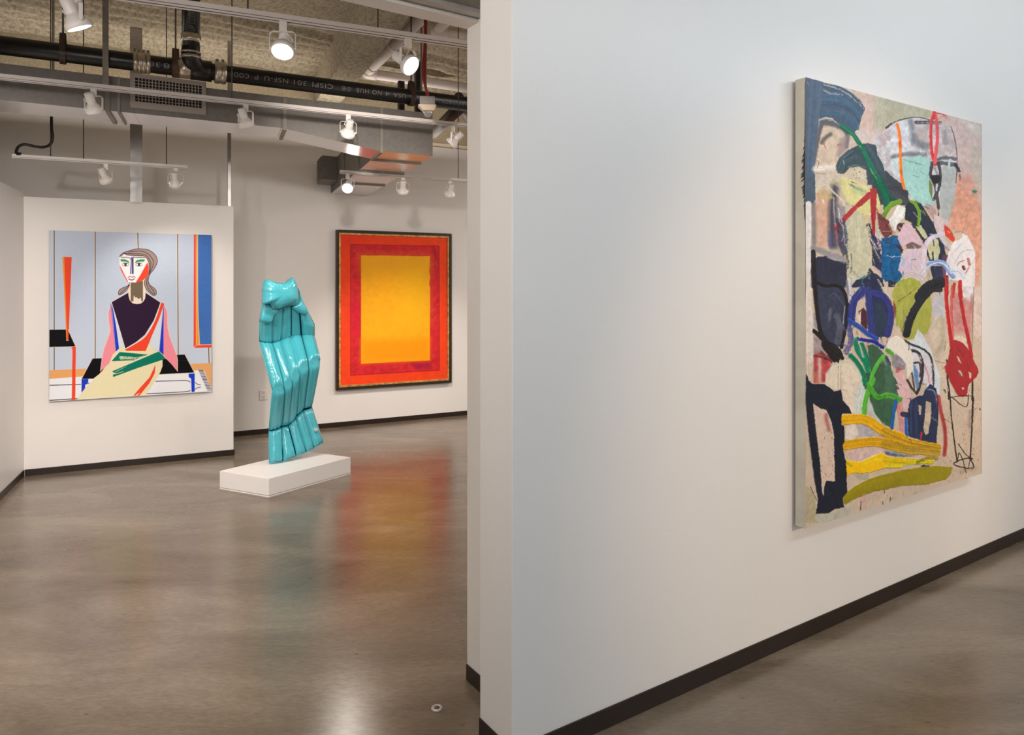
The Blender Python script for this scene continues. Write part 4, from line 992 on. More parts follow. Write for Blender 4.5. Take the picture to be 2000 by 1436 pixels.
M['paintA'] = vcol_mat('flat_acrylic_paint', .6, .10, weave=.06)
paint_panel('painted_surface', q0 + Vector((0, 0, z0a)), (q1 - q0).normalized(), (q1 - q0).length, z1a - z0a, -npn, P1, (560, 590), M['paintA'], (.90, .94, 1.0), ta)

# ---- orange colour field painting
P2 = Art(648, 440, 890, 772, 2, (236, 62, 30), 21)
O_ = lambda *q: [(630 + .2924 * q[i], 430 + .2924 * q[i + 1]) for i in range(0, len(q), 2)]
P2.c *= (1 + .05 * P2.n3[..., None] + .03 * P2.n1[..., None])
P2.poly(O_(105, 80, 850, 95, 850, 1075, 105, 1120), (248, 72, 32), soft=6, var=.06)
P2.poly(O_(115, 85, 300, 90, 250, 160, 115, 200), (225, 45, 35), soft=20, alpha=.5)
P2.poly(O_(187, 163, 778, 173, 780, 1003, 187, 1038), (212, 42, 50), var=.16, rag=.4); 
P2.stroke(O_(187, 163, 778, 173, 780, 1003, 187, 1038, 187, 163), 1.2, (175, 25, 35), raw=True)
rr_ = np.random.default_rng(5)
for i in range(60):
    if rr_.random() < .5: x, y = rr_.uniform(190, 250), rr_.uniform(180, 1020)
    elif rr_.random() < .5: x, y = rr_.uniform(722, 775), rr_.uniform(180, 990)
    else: x, y = rr_.uniform(200, 760), rr_.choice([rr_.uniform(175, 232), rr_.uniform(950, 1000)])
    dx, dy = rr_.uniform(-45, 45), rr_.uniform(-30, 40); x2, y2 = min(max(x + dx, 192), 774), min(max(y + dy, 176), 1010)
    if 262 < x2 < 712 and 245 < y2 < 935: continue
    P2.stroke(O_(x, y, x2, y2), rr_.uniform(.4, 1.6), [(245, 85, 60), (160, 15, 45), (230, 110, 70)][i % 3], alpha=.55, raw=True, soft=.3)
P2.poly(O_(600, 960, 720, 950, 720, 985, 620, 995), (150, 20, 70), soft=4, alpha=.6); P2.stroke(O_(740, 180, 762, 260), 5, (150, 20, 40), soft=2, alpha=.5); P2.poly(O_(190, 560, 255, 560, 255, 760, 190, 760), (215, 25, 60), soft=6, alpha=.5)
P2.poly(O_(257, 236, 718, 241, 716, 300, 712, 345, 719, 380, 712, 430, 718, 450, 716, 937, 257, 960), (251, 176, 26), var=.05, rag=.25)
P2.poly(O_(262, 800, 712, 790, 712, 930, 262, 952), (255, 152, 10), soft=8, alpha=.75); P2.poly(O_(262, 245, 700, 250, 690, 330, 262, 340), (248, 172, 45), soft=16, alpha=.6); P2.poly(O_(520, 300, 700, 300, 700, 700, 520, 700), (252, 192, 28), soft=18, alpha=.5)
pcs = [(655, 448), (882, 457.5), (882, 747.5), (657, 763)]
t_f = .045; of = -nb * t_f; fp = (BA + of, BB + of); q0, q1 = plan(656.5, *fp), plan(882.3, *fp)
z1b = (onp(656.5, 448.5, *fp).z + onp(882, 457, *fp).z) / 2; z0b = (onp(656.5, 763, *fp).z + onp(882, 747.5, *fp).z) / 2
tb = thing('orange_painting', 'framed painting of a yellow-orange rectangle inside red and orange borders', 'painting', q0 + Vector((0, 0, 1.4)))
ex = (q1 - q0).normalized(); Wf = (q1 - q0).length; fw = .030
def fr(name, i0, i1, o0, o1, m):
    b = B(); 
    def q(x0, x1, za, zb_): b.prism([q0 + ex * x0 - nb * o0, q0 + ex * x1 - nb * o0, q0 + ex * x1 - nb * o1, q0 + ex * x0 - nb * o1], za, zb_)
    q(i0, i1, z0b + i0, z1b - i0); q(Wf - i1, Wf - i0, z0b + i0, z1b - i0); q(i1, Wf - i1, z0b + i0, z0b + i1); q(i1, Wf - i1, z1b - i1, z1b - i0)
    return rel(b.done(name, m, bevel=.002), tb)
M['gilt'] = mat('worn_gilt_moulding', (0.62, 0.34, 0.10), 0.35, metal=.3, nscale=22, namt=.55)
fr('outer_frame', 0, fw, -t_f + .002, 0.004, M['frame']); fr('gilt_slip', fw + .0005, fw + .022, -t_f + .004, -.004, M['gilt'])
i0 = fw + .0225; canvas_box(tb, q0 + ex * i0 + nb * .016, q1 - ex * i0 + nb * .016, t_f - .02, -nb, z0b + i0, z1b - i0, M['canvasw'])
M['paintB'] = vcol_mat('orange_oil_paint', .5, .18, weave=.15)
paint_panel('painted_surface', q0 + ex * i0 + nb * .016 + Vector((0, 0, z0b + i0)), ex, Wf - 2 * i0, z1b - z0b - 2 * i0, -nb, P2, (300, 400), M['paintB'], (.95, .95, .95), tb)

# ---- large abstract painting on the dividing wall
P3 = Art(1566, 140, 1924, 1042, 2.2, (196, 178, 158), 31)
TI = {1: (1540, 140, .1532), 2: (1730, 180, .1532), 3: (1560, 340, .1532), 4: (1730, 360, .1532), 5: (1560, 540, .1532), 6: (1730, 560, .1532), 7: (1560, 740, .195), 8: (1730, 740, .18106)}
def tp(t, q): ox, oy, s = TI[t]; return [(ox + s * q[i], oy + s * q[i + 1]) for i in range(0, len(q), 2)]
def PO(t, col, q, soft=0, alpha=1, rag=.5, var=.12, h=.3, smooth=False): P3.poly(tp(t, q), col, soft=soft * TI[t][2], alpha=alpha, var=var, rag=rag if soft < 12 else 0, h=h if soft < 12 else 0, smooth=smooth)
def ST(t, col, w, q, soft=0, alpha=1, dry=0., bris=.45, h=.6, var=.08, taper=0): P3.stroke(tp(t, q), w * TI[t][2], col, soft=soft * TI[t][2], alpha=alpha, dry=dry, bris=bris, h=h if soft < 12 else 0, var=var, taper=taper)
P3.c *= (1 + .06 * P3.n3[..., None] + .02 * P3.n2[..., None])
# grounds
PO(1, (176, 174, 152), (960, 200, 1305, 300, 1500, 500, 1305, 650, 1100, 800, 1060, 500), 20); PO(2, (172, 170, 148), (0, 80, 600, 240, 560, 330, 300, 320, 100, 400, 0, 470), 12)
PO(1, (206, 178, 168), (900, 250, 1110, 300, 1060, 780, 930, 880, 880, 700, 960, 500), 30, .9); PO(1, (204, 188, 186), (860, 700, 1060, 760, 1180, 700, 1150, 900, 760, 900, 760, 1000), 20, .9)
PO(2, (196, 174, 168), (650, 270, 1225, 410, 1225, 1436, 860, 1436, 900, 800, 820, 440), 18); PO(2, (205, 198, 188), (950, 360, 1215, 430, 1215, 620), 30, .8)
PO(2, (188, 180, 165), (1090, 700, 1225, 700, 1225, 1300, 1120, 1200), 40, .8); PO(2, (206, 150, 132), (900, 1060, 1080, 1050, 1180, 1300, 1200, 1436, 850, 1436), 50, .9)
PO(4, (208, 150, 126), (880, 0, 1130, 150, 1220, 330, 1225, 700, 1180, 1300, 1120, 1300, 1130, 800, 1000, 600, 800, 560, 790, 340, 850, 250), 25, .95, var=.2)
PO(4, (190, 182, 165), (1190, 0, 1225, 0, 1225, 300), 15, .7); ST(4, (40, 120, 95), 35, (1115, 90, 1140, 95), 10)
PO(6, (206, 188, 178), (1120, 0, 1225, 0, 1225, 700, 1110, 600), 15, .9); PO(6, (202, 188, 168), (560, 500, 780, 100, 800, 600, 1000, 900, 900, 1436, 660, 1436, 600, 900), 30, .8)
PO(3, (196, 184, 172), (200, 0, 560, 0, 560, 200, 200, 300), 20); PO(3, (198, 160, 140), (215, 200, 400, 200, 395, 560, 370, 930, 240, 930, 215, 600), 18)
PO(3, (140, 136, 142), (430, 380, 640, 380, 640, 1000, 430, 960), 40, .9)
ST(3, (72, 70, 82), 100, (470, 130, 430, 450, 440, 900), 35, .95); ST(3, (122, 116, 118), 60, (180, 380, 195, 880), 20, .9); ST(3, (60, 70, 130), 40, (390, 740, 400, 930), 20, .6)
ST(3, (190, 180, 185), 18, (440, 300, 450, 560, 480, 820), 4, .8, dry=.5); ST(3, (165, 55, 80), 14, (450, 640, 480, 800, 510, 900), 2, .8); ST(3, (205, 80, 120), 26, (520, 820, 560, 880), 8, .7)
# drips on the lower ground
P3.dots((1890, 700, 1912, 930), 50, (110, 60, 55), (.3, .9), 3, 1.57); P3.dots((1845, 780, 1900, 940), 70, (120, 70, 62), (.3, .9), 3.5, 1.6); P3.dots((1600, 830, 1630, 950), 30, (70, 60, 62), (.3, .9), 3, 1.5); P3.dots((1660, 960, 1840, 1000), 30, (90, 75, 72), (.3, .9), 4, 1.5)
# blue sweep, upper left
ST(1, (88, 88, 92), 62, (345, 1150, 385, 800, 440, 660, 620, 690, 740, 780, 730, 950), 14, .95)
PO(1, (200, 182, 162), (430, 720, 560, 720, 690, 850, 620, 1150, 560, 1240, 330, 1240, 350, 1100), 10); ST(1, (78, 76, 76), 45, (425, 900, 470, 840, 530, 800), 18, .9); ST(1, (185, 65, 62), 10, (445, 910, 465, 985), 2); ST(1, (190, 85, 80), 26, (630, 935, 690, 915), 8, .8); PO(1, (150, 134, 132), (650, 850, 750, 800, 740, 1000, 640, 1080, 600, 1080), 20, .8)
PO(1, (62, 84, 108), (430, 140, 640, 180, 800, 270, 900, 350, 975, 480, 930, 570, 880, 690, 838, 782, 700, 700, 560, 600, 470, 575, 390, 600, 400, 400), 0, rag=.6, h=.5)
for i in range(9):
    o_ = i * 44; ST(1, (50 + (i * 37) % 26, 74 + (i * 37) % 30, 98 + (i * 37) % 30), 44, (430, 175 + o_, 620, 200 + o_ * .95, 790, 300 + o_ * .85, 925 - o_ * .15, 470 + o_ * .72), 0, .75, bris=.6, h=.5)
ST(1, (176, 178, 172), 26, (440, 165, 600, 205, 760, 290, 900, 420, 960, 480), 0, .8, dry=1.0); ST(1, (168, 172, 170), 30, (440, 230, 520, 270, 680, 290), 0, .8, dry=1.0); ST(1, (190, 186, 172), 40, (700, 190, 820, 260, 920, 400), 3, .9, dry=1.1); ST(1, (150, 165, 178), 16, (385, 620, 450, 590, 560, 620, 640, 690), 0, .8, dry=.8); ST(1, (54, 76, 98), 30, (400, 640, 500, 620, 640, 680), 3, .8, dry=.6)
PO(1, (70, 90, 114), (203, 66, 440, 135, 432, 300, 385, 600, 345, 900, 328, 1150, 325, 1440, 200, 1440), 0, rag=.3)
for i in range(6): ST(1, (66 + (i % 3) * 9, 84 + (i % 3) * 9, 108 + (i % 3) * 8), 42, (225 + i * 36, 90 + i * 8, 222 + i * 30, 500, 218 + i * 20, 1000, 212 + i * 18, 1436), 0, .6, bris=.5, h=.4)
ST(1, (26, 30, 42), 12, (207, 70, 205, 400, 206, 800), 1); ST(1, (165, 110, 135), 16, (235, 130, 250, 175), 6, .7); PO(3, (72, 90, 108), (60, 0, 205, 0, 208, 330, 150, 400, 70, 350), 0)
ST(1, (214, 208, 200), 70, (335, 1240, 460, 1235, 620, 1215), 22, .9); ST(1, (120, 130, 118), 20, (350, 1290, 460, 1300), 8, .5)
ST(1, (55, 50, 48), 5, (350, 1130, 385, 1150, 360, 1225), 1)
# dome
PO(2, (186, 184, 188), (-170, 620, 0, 470, 120, 390, 300, 330, 450, 328, 600, 350, 750, 400, 830, 440, 880, 600, 905, 800, 905, 950, 890, 1150, 870, 1300, 740, 1436, 200, 1436, 0, 1060, -170, 980), 4, var=.25, smooth=True)
PO(2, (198, 204, 214), (0, 480, 120, 395, 300, 350, 330, 600, 300, 780, 120, 800, 0, 700), 20, .8, var=.2); PO(2, (170, 158, 156), (380, 440, 540, 430, 540, 640, 400, 640), 30, .8); PO(2, (190, 176, 176), (700, 380, 830, 440, 890, 640, 900, 830, 690, 830), 20, .85, var=.25)
PO(2, (182, 164, 168), (-100, 560, 60, 470, 50, 640, -60, 700), 12, .8)
ST(2, (112, 118, 126), 70, (310, 370, 330, 460), 22, .8); ST(2, (112, 116, 122), 95, (350, 560, 380, 640, 510, 690), 26, .9); ST(2, (104, 112, 120), 50, (80, 830, 260, 790, 500, 800), 16, .9, dry=.3); ST(2, (120, 120, 122), 60, (740, 520, 760, 640), 22, .6); ST(2, (215, 218, 224), 40, (20, 640, 160, 620, 260, 700), 10, .7, dry=.8)
ST(2, (42, 40, 40), 13, (0, 452, 120, 376, 300, 326, 450, 326, 560, 356), 0, .9, dry=.35, h=.2); ST(2, (48, 46, 46), 26, (0, 455, 70, 400), 2, .9, dry=.5); ST(2, (58, 56, 56), 46, (385, 385, 560, 385, 690, 392), 3, .9, dry=.55, h=.2)
ST(2, (36, 32, 32), 10, (825, 437, 880, 620, 905, 850, 900, 1010, 888, 1160), 1, .9, h=.1); ST(2, (205, 208, 212), 10, (40, 620, 55, 600), 2)
# mint
PO(2, (186, 206, 210), (60, 850, 230, 830, 210, 1100, 150, 1080, 60, 980), 10, .9); PO(2, (152, 196, 190), (200, 850, 330, 815, 430, 812, 520, 832, 580, 880, 560, 960, 545, 1200, 600, 1395, 520, 1436, 440, 1400, 280, 1280, 220, 1170, 195, 1000), 0, rag=.8, var=.07)
for q in ((220, 860, 420, 920), (420, 910, 480, 940), (340, 1060, 420, 1085), (440, 1010, 500, 1050), (280, 1180, 400, 1280), (480, 1300, 500, 1350)): ST(2, (70, 98, 96), 6, q, 1, .8)
PO(4, (152, 196, 190), (230, 0, 545, 0, 600, 200, 590, 290, 500, 230, 480, 300, 330, 170), 0, rag=.8)
# grey right half of the dome
PO(2, (166, 174, 172), (690, 950, 790, 960, 890, 1000, 872, 1436, 690, 1436), 6, .95); ST(2, (92, 94, 98), 40, (640, 860, 760, 835, 885, 850), 8, .9); ST(2, (84, 86, 90), 52, (650, 905, 760, 910, 885, 925), 5, .95); ST(2, (52, 52, 56), 40, (880, 925, 930, 1000), 6, .95); ST(2, (158, 186, 186), 34, (800, 880, 798, 965), 2)
PO(4, (166, 172, 172), (690, 0, 870, 0, 850, 250, 800, 480, 690, 420), 10, .95)
# twist below the red loop
ST(2, (150, 148, 154), 30, (600, 950, 650, 1060, 640, 1200), 3); ST(2, (66, 62, 66), 40, (585, 900, 562, 1060, 600, 1130, 640, 1260, 610, 1360), 0); ST(2, (68, 66, 70), 36, (665, 900, 690, 1080, 660, 1250, 600, 1370), 0); PO(2, (36, 34, 38), (560, 1060, 680, 1060, 680, 1140, 600, 1160), 4, smooth=True); PO(2, (104, 126, 62), (548, 1110, 592, 1180, 585, 1380, 548, 1260), 2); ST(2, (190, 192, 200), 22, (640, 1180, 640, 1250), 3); ST(2, (150, 190, 150), 8, (580, 1350, 600, 1370), 0)
ST(4, (72, 68, 70), 40, (640, 120, 655, 220, 668, 300), 2); ST(4, (60, 55, 58), 14, (660, 280, 668, 390), 1)
# charcoal blob left of mint
PO(2, (60, 66, 74), (-180, 1020, 0, 1000, 100, 1100, 200, 1165, 285, 1290, 270, 1436, -180, 1436), 0, rag=1, h=.6); PO(4, (60, 62, 70), (-150, 0, 180, 20, 270, 100, 300, 290, 230, 260, 130, 210, 0, 130), 0, rag=.8, h=.7)
for i in range(6): ST(4, (50 + i * 6, 54 + i * 6, 62 + i * 6), 20, (-20, 20 + i * 22, 120, 40 + i * 25, 260, 130 + i * 24), 0, .8, bris=.7, h=.8)
# orange stroke
ST(2, (238, 118, 32), 38, (135, 415, 165, 540, 175, 740, 180, 950, 195, 1090, 222, 1225), 0, h=1.3, bris=.3); ST(2, (215, 90, 20), 36, (172, 640, 180, 700), 2, .7); ST(2, (205, 80, 25), 30, (180, 1000, 190, 1060), 2, .6, dry=.4)
# red loop
ST(2, (196, 52, 56), 40, (612, 262, 572, 380, 566, 600, 582, 780, 622, 925), 0, h=1.1); ST(2, (206, 82, 84), 44, (612, 262, 645, 400, 646, 620, 626, 800, 612, 900), 0, h=1.1); ST(2, (198, 50, 55), 26, (600, 255, 610, 330), 0); ST(2, (200, 60, 62), 14, (615, 262, 700, 275, 765, 300), 1); ST(2, (208, 118, 120), 14, (650, 350, 720, 310, 780, 330), 4, .7)
# green-grey blob
PO(1, (56, 76, 84), (595, 1200, 640, 1100, 760, 990, 900, 930, 1000, 910, 1110, 940, 1130, 1060, 1200, 1180, 1230, 1300, 1215, 1440, 1000, 1440, 990, 1260, 900, 1210, 780, 1220, 700, 1300, 620, 1290), 0, rag=.7, h=.6)
for q in ((620, 1250, 680, 1110, 800, 1010), (660, 1280, 720, 1160, 850, 1080), (1000, 960, 1080, 1080, 1150, 1250), (930, 950, 1000, 1150, 1060, 1300)): ST(1, (66, 90, 98), 40, q, 1, .6, bris=.8, h=.7)
ST(1, (170, 185, 180), 10, (690, 1130, 700, 1180), 1, .9); ST(1, (100, 130, 120), 26, (760, 1215, 860, 1190, 960, 1215), 2, .6, dry=.8); PO(1, (196, 188, 168), (720, 1300, 860, 1240, 980, 1270, 1000, 1400, 800, 1360), 5, .9, rag=1); P3.dots((1655, 330, 1695, 350), 14, (60, 50, 45), (.5, 1.4))
# yellow forms
PO(3, (196, 190, 150), (500, 20, 620, 20, 560, 200, 380, 100), 16, .7)
PO(3, (187, 184, 158), (590, 400, 700, 380, 800, 500, 850, 660, 900, 850, 930, 1170, 880, 1260, 860, 1436, 620, 1436, 640, 1200, 610, 1000, 600, 700), 3, rag=1)
PO(3, (206, 202, 142), (560, 50, 700, 80, 890, 180, 1000, 250, 1035, 380, 1020, 480, 940, 540, 800, 510, 650, 390, 560, 250, 533, 130), 0, rag=.5, var=.08, smooth=False); ST(3, (140, 160, 150), 30, (640, 130, 720, 170, 800, 200), 6, .8); ST(3, (160, 175, 140), 70, (720, 200, 830, 240), 22, .6); ST(3, (55, 50, 48), 8, (665, 95, 740, 125), 1, .8, dry=.5)
PO(5, (190, 190, 165), (660, 0, 900, 0, 860, 100, 740, 190, 660, 160), 4, rag=2)
PO(3, (50, 52, 78), (850, 640, 900, 620, 960, 780, 1100, 900, 1090, 1010, 1190, 1200, 1100, 1300, 1040, 1260, 930, 1160, 930, 950), 0, rag=1, var=.25)
for q, c_ in (((870, 680, 930, 860, 1000, 960), (200, 190, 165)), ((960, 720, 1040, 930, 1120, 1180), (208, 182, 188)), ((1000, 880, 1090, 1080, 1160, 1240), (206, 180, 186)), ((940, 930, 1000, 1040, 1050, 1130), (190, 190, 150)), ((820, 500, 860, 620, 900, 720), (200, 198, 120)), ((980, 700, 1040, 830, 1080, 920), (150, 175, 180))): ST(3, c_, 26, q, 1, .9, dry=.7)
ST(3, (208, 182, 190), 50, (1060, 1000, 1110, 1120, 1140, 1230), 2, .95, bris=.2)
PO(3, (112, 58, 58), (990, 470, 1080, 540, 1160, 620, 1190, 760, 1100, 830, 1020, 700), 4, rag=1, var=.3)
# red crossed bars
PO(3, (166, 52, 56), (445, 680, 500, 600, 640, 460, 880, 222, 900, 230, 900, 310, 700, 480, 600, 590, 495, 742), 0, rag=.3, h=1); PO(3, (164, 48, 52), (898, 180, 988, 190, 978, 500, 962, 800, 935, 780, 912, 520), 0, rag=.4, h=1); ST(3, (205, 200, 150), 6, (640, 440, 880, 215), 0, .8, dry=.5); ST(3, (120, 25, 30), 26, (930, 520, 945, 700), 2, .6, dry=.6)
# green stroke
ST(1, (16, 118, 86), 50, (665, 690, 770, 760, 850, 840, 930, 980, 1000, 1120, 1060, 1260, 1120, 1380, 1180, 1436), 0, h=1.2, taper=-.3); ST(3, (14, 98, 72), 74, (960, 20, 1040, 180, 1100, 320, 1110, 430), 0, h=1.1); ST(3, (18, 82, 62), 40, (1040, 60, 1120, 220, 1200, 330), 0, h=1); ST(1, (196, 175, 80), 6, (1030, 1230, 1070, 1310, 1120, 1370), 0, .9, dry=.4); ST(1, (26, 140, 105), 14, (690, 700, 820, 800, 900, 900), 0, .7); ST(1, (205, 190, 90), 6, (890, 945, 915, 965), 0)
# left white loops and strip
ST(3, (206, 200, 184), 22, (215, 235, 260, 175, 330, 145, 400, 190, 450, 245), 3, .9, dry=.5); ST(3, (212, 208, 188), 14, (330, 140, 440, 230, 560, 350), 0, .95); ST(3, (200, 196, 178), 26, (560, 340, 575, 400), 2); ST(3, (182, 172, 100), 46, (260, 265, 330, 290, 410, 290), 14, .7); ST(3, (196, 186, 150), 60, (250, 200, 330, 170, 400, 230), 18, .6); ST(3, (225, 222, 212), 14, (305, 330, 315, 370), 2); ST(3, (205, 110, 100), 10, (290, 640, 330, 590, 380, 620), 5, .6)
ST(3, (216, 212, 210), 74, (118, 380, 118, 700, 112, 1000, 106, 1440), 0, .97, bris=.16); ST(5, (212, 204, 196), 84, (118, -10, 126, 400, 134, 800, 140, 1060), 0, .97, bris=.16); ST(5, (208, 192, 182), 80, (138, 1000, 142, 1350), 2, .95, dry=.9); ST(3, (120, 120, 170), 10, (150, 1150, 145, 1436), 3, .6)
# dark figure at the left
ST(3, (134, 132, 136), 76, (180, 940, 360, 1010, 560, 1080), 16, .9, dry=.3); PO(3, (46, 48, 66), (200, 1060, 350, 1040, 430, 1100, 600, 1120, 612, 1440, 165, 1440, 160, 1150), 3, rag=.5); ST(3, (150, 148, 156), 60, (370, 1040, 480, 1070, 580, 1110), 10, .8, dry=.4); ST(3, (34, 31, 33), 62, (180, 990, 186, 1436), 5, .95)
PO(5, (56, 60, 80), (215, 110, 500, 110, 590, 250, 590, 520, 530, 900, 420, 880, 320, 790, 250, 500), 2, rag=.3, var=.2); PO(5, (48, 50, 68), (200, -10, 612, -10, 600, 150, 500, 110, 220, 110), 0)
ST(5, (130, 128, 140), 40, (400, 420, 385, 560), 14, .5, dry=.5); ST(5, (118, 116, 128), 70, (480, 500, 520, 640, 490, 840), 20, .6, dry=.4); ST(5, (40, 40, 54), 6, (280, 240, 400, 290, 500, 420), 1, .8); ST(5, (110, 115, 135), 6, (380, 260, 440, 220, 500, 270, 560, 380), 1, .7)
PO(5, (150, 146, 158), (600, 60, 660, 0, 680, 160, 640, 300, 590, 160), 4, .9, rag=1); ST(5, (206, 200, 202), 16, (655, 200, 650, 280, 625, 370), 1, .9); ST(5, (180, 182, 196), 10, (580, 380, 560, 600), 2, .8)
PO(5, (140, 136, 148), (185, 450, 230, 480, 260, 700, 190, 640), 3, .9)
PO(5, (152, 136, 142), (188, 740, 330, 830, 420, 960, 330, 960, 190, 1000), 10, .9, var=.3)
PO(5, (172, 66, 66), (188, 1000, 300, 960, 420, 1050, 400, 1180, 330, 1350, 188, 1360), 14, .95, var=.3); ST(5, (202, 176, 168), 46, (262, 1060, 265, 1330), 14, .85); ST(5, (196, 130, 110), 60, (215, 1250, 250, 1350), 25, .6)
ST(5, (36, 32, 32), 54, (196, 0, 205, 200, 232, 480, 285, 740, 400, 880, 500, 990), 0, h=.9); ST(5, (36, 32, 32), 46, (225, 75, 340, 115, 470, 108, 560, 170, 605, 320, 608, 500, 580, 700, 540, 900), 0, h=.9); ST(5, (36, 32, 32), 50, (190, 690, 300, 800), 0); PO(5, (36, 33, 33), (275, 830, 330, 800, 440, 850, 530, 930, 575, 1050, 540, 1070, 515, 1040, 500, 1105, 420, 1080, 350, 980, 285, 900), 0, rag=.5, h=1); ST(5, (45, 40, 42), 12, (195, 1008, 300, 1030, 420, 1090), 0); ST(5, (50, 46, 48), 40, (280, 970, 400, 1060), 6, .7, dry=.6); ST(5, (90, 85, 88), 10, (400, 900, 470, 980), 1, .7, dry=.7)
# cream oval and pale fall under it
PO(5, (216, 202, 182), (340, 1250, 400, 1160, 520, 1110, 640, 1090, 760, 1220, 840, 1400, 850, 1440, 330, 1440), 6, .98, var=.06, smooth=False); ST(5, (176, 204, 196), 20, (350, 1240, 420, 1150, 620, 1080, 740, 1200, 820, 1380), 10, .6); ST(5, (210, 172, 165), 50, (670, 1300, 690, 1380), 20, .5)
PO(7, (216, 202, 184), (420, 0, 640, 0, 640, 200, 570, 340, 500, 350, 440, 200), 4, .95); ST(7, (186, 200, 200), 70, (640, 60, 600, 240, 590, 360), 22, .85); PO(7, (170, 166, 176), (570, 380, 700, 330, 900, 560, 880, 600, 620, 590), 20, .85, var=.25); PO(7, (216, 206, 194), (470, 480, 560, 450, 600, 560, 540, 610, 460, 600), 6, .95); PO(7, (206, 178, 172), (480, 690, 860, 690, 860, 800, 640, 820, 500, 800), 24, .8, var=.2); ST(7, (180, 202, 204), 40, (700, 250, 760, 380, 860, 500), 12, .7)
ST(5, (90, 82, 78), 5, (500, 1140, 495, 1440), 1, .8); ST(5, (90, 82, 78), 5, (535, 1140, 530, 1440), 1, .8)
# purple-blue arches
PO(5, (44, 50, 84), (850, -10, 1000, -10, 1060, 160, 1180, 320, 1205, 600, 1150, 760, 960, 780, 860, 300, 830, 120), 0, rag=.6, var=.15); ST(5, (200, 190, 178), 40, (990, 20, 1060, 150, 1140, 260), 4, .9, dry=.7); PO(5, (46, 60, 82), (960, 330, 1050, 340, 1115, 480, 1110, 700, 970, 740), 0, rag=.4); PO(5, (78, 40, 42), (760, 450, 820, 390, 872, 480, 866, 680, 790, 620), 2, rag=1); PO(5, (212, 202, 200), (745, 520, 790, 430, 785, 600), 1)
ST(5, (50, 56, 124), 104, (660, 560, 690, 330, 780, 210, 850, 130), 0, h=.8, bris=.5); ST(5, (50, 58, 118), 84, (870, 120, 890, 350, 905, 560, 925, 740), 0, h=.8, bris=.5); ST(5, (50, 56, 120), 82, (960, 220, 1090, 270, 1165, 420, 1165, 560, 1130, 740), 0, h=.8, bris=.5); ST(5, (54, 60, 122), 70, (640, 640, 660, 820, 600, 960), 3, .85, dry=.4)
ST(5, (44, 76, 156), 60, (640, 560, 760, 640, 860, 720, 985, 790), 0, h=1.1, bris=.6); ST(5, (38, 42, 150), 46, (745, 790, 860, 815, 960, 835, 1060, 905), 0, h=1.1, bris=.4); ST(5, (150, 100, 90), 12, (730, 700, 750, 740), 1); ST(5, (30, 34, 120), 34, (1110, 1030, 1150, 1110, 1160, 1220), 1, h=.8)
# busy scraped passage between the arches and the mauve forms
PO(3, (44, 48, 74), (900, 1200, 960, 1260, 1060, 1330, 1090, 1440, 640, 1440, 760, 1330, 860, 1290), 3, rag=1.5, var=.3)
PO(3, (52, 54, 76), (470, 560, 560, 560, 620, 760, 620, 1000, 560, 1040, 500, 900), 6, .75, rag=1.5, var=.4)
for q, w_, c_ in (((540, 560, 580, 760, 590, 900), 26, (186, 196, 200)), ((500, 430, 520, 600, 560, 700), 18, (206, 204, 196)), ((600, 900, 640, 1060, 620, 1260), 24, (176, 178, 160)), ((600, 1000, 620, 1120, 600, 1240), 30, (60, 66, 60)), ((660, 1020, 670, 1180, 640, 1280), 14, (50, 56, 52)), ((620, 560, 600, 700, 610, 820), 16, (150, 180, 190)), ((720, 620, 760, 900, 800, 1180), 60, (194, 190, 166)), ((850, 700, 890, 900, 915, 1150), 30, (200, 196, 168)), ((700, 1250, 800, 1300, 900, 1260), 60, (176, 178, 160)), ((760, 1330, 840, 1300, 900, 1330), 24, (150, 170, 178)), ((830, 1290, 800, 1360, 820, 1436), 20, (60, 110, 120)),
                 ((1000, 700, 1060, 860, 1130, 960), 16, (206, 200, 190)), ((900, 820, 960, 900, 980, 1000), 18, (196, 186, 196)), ((880, 900, 930, 1040, 960, 1150), 12, (190, 188, 150)), ((1150, 640, 1180, 700, 1200, 760), 30, (190, 140, 80)), ((1080, 560, 1120, 660, 1160, 740), 18, (80, 40, 46)), ((950, 1180, 1020, 1240, 1100, 1300), 20, (200, 176, 186))):
    ST(3, c_, w_, q, 1, .9, dry=.75, bris=.6, h=.7)
for q, w_, c_ in (((640, 40, 660, 200, 640, 330), 40, (196, 192, 200)), ((600, 60, 620, 180, 600, 260), 24, (110, 108, 122)), ((560, 860, 600, 900, 640, 1000), 30, (70, 90, 160)), ((1000, 40, 1080, 180, 1160, 300), 26, (190, 178, 160)), ((1150, 300, 1200, 420, 1210, 560), 20, (120, 60, 66)), ((1040, 760, 1060, 860, 1100, 900), 24, (60, 60, 80)), ((880, 840, 860, 900, 840, 960), 22, (150, 100, 96)), ((560, 640, 600, 720, 640, 780), 26, (90, 96, 160))):
    ST(5, c_, w_, q, 1, .85, dry=.8, bris=.6, h=.7)
# blue patch
PO(3, (26, 92, 142), (1115, 830, 1190, 770, 1305, 800, 1305, 1300, 1260, 1400, 1070, 1340, 1075, 1260, 1180, 1180, 1095, 1040), 0, rag=1, var=.35, h=.8); PO(4, (24, 88, 138), (-60, 690, 130, 655, 215, 850, 160, 960, 175, 1200, 0, 1240, -60, 1200), 0, rag=1, var=.35, h=.8); PO(4, (70, 42, 46), (105, 760, 170, 790, 225, 840, 185, 872), 1); ST(4, (206, 200, 210), 10, (0, 915, 90, 920, 180, 925), 0, .9, dry=.3); ST(3, (70, 50, 70), 20, (1110, 870, 1180, 900), 5, .6); PO(3, (45, 48, 62), (1140, 1360, 1240, 1380, 1210, 1440, 1130, 1440), 2, rag=1)
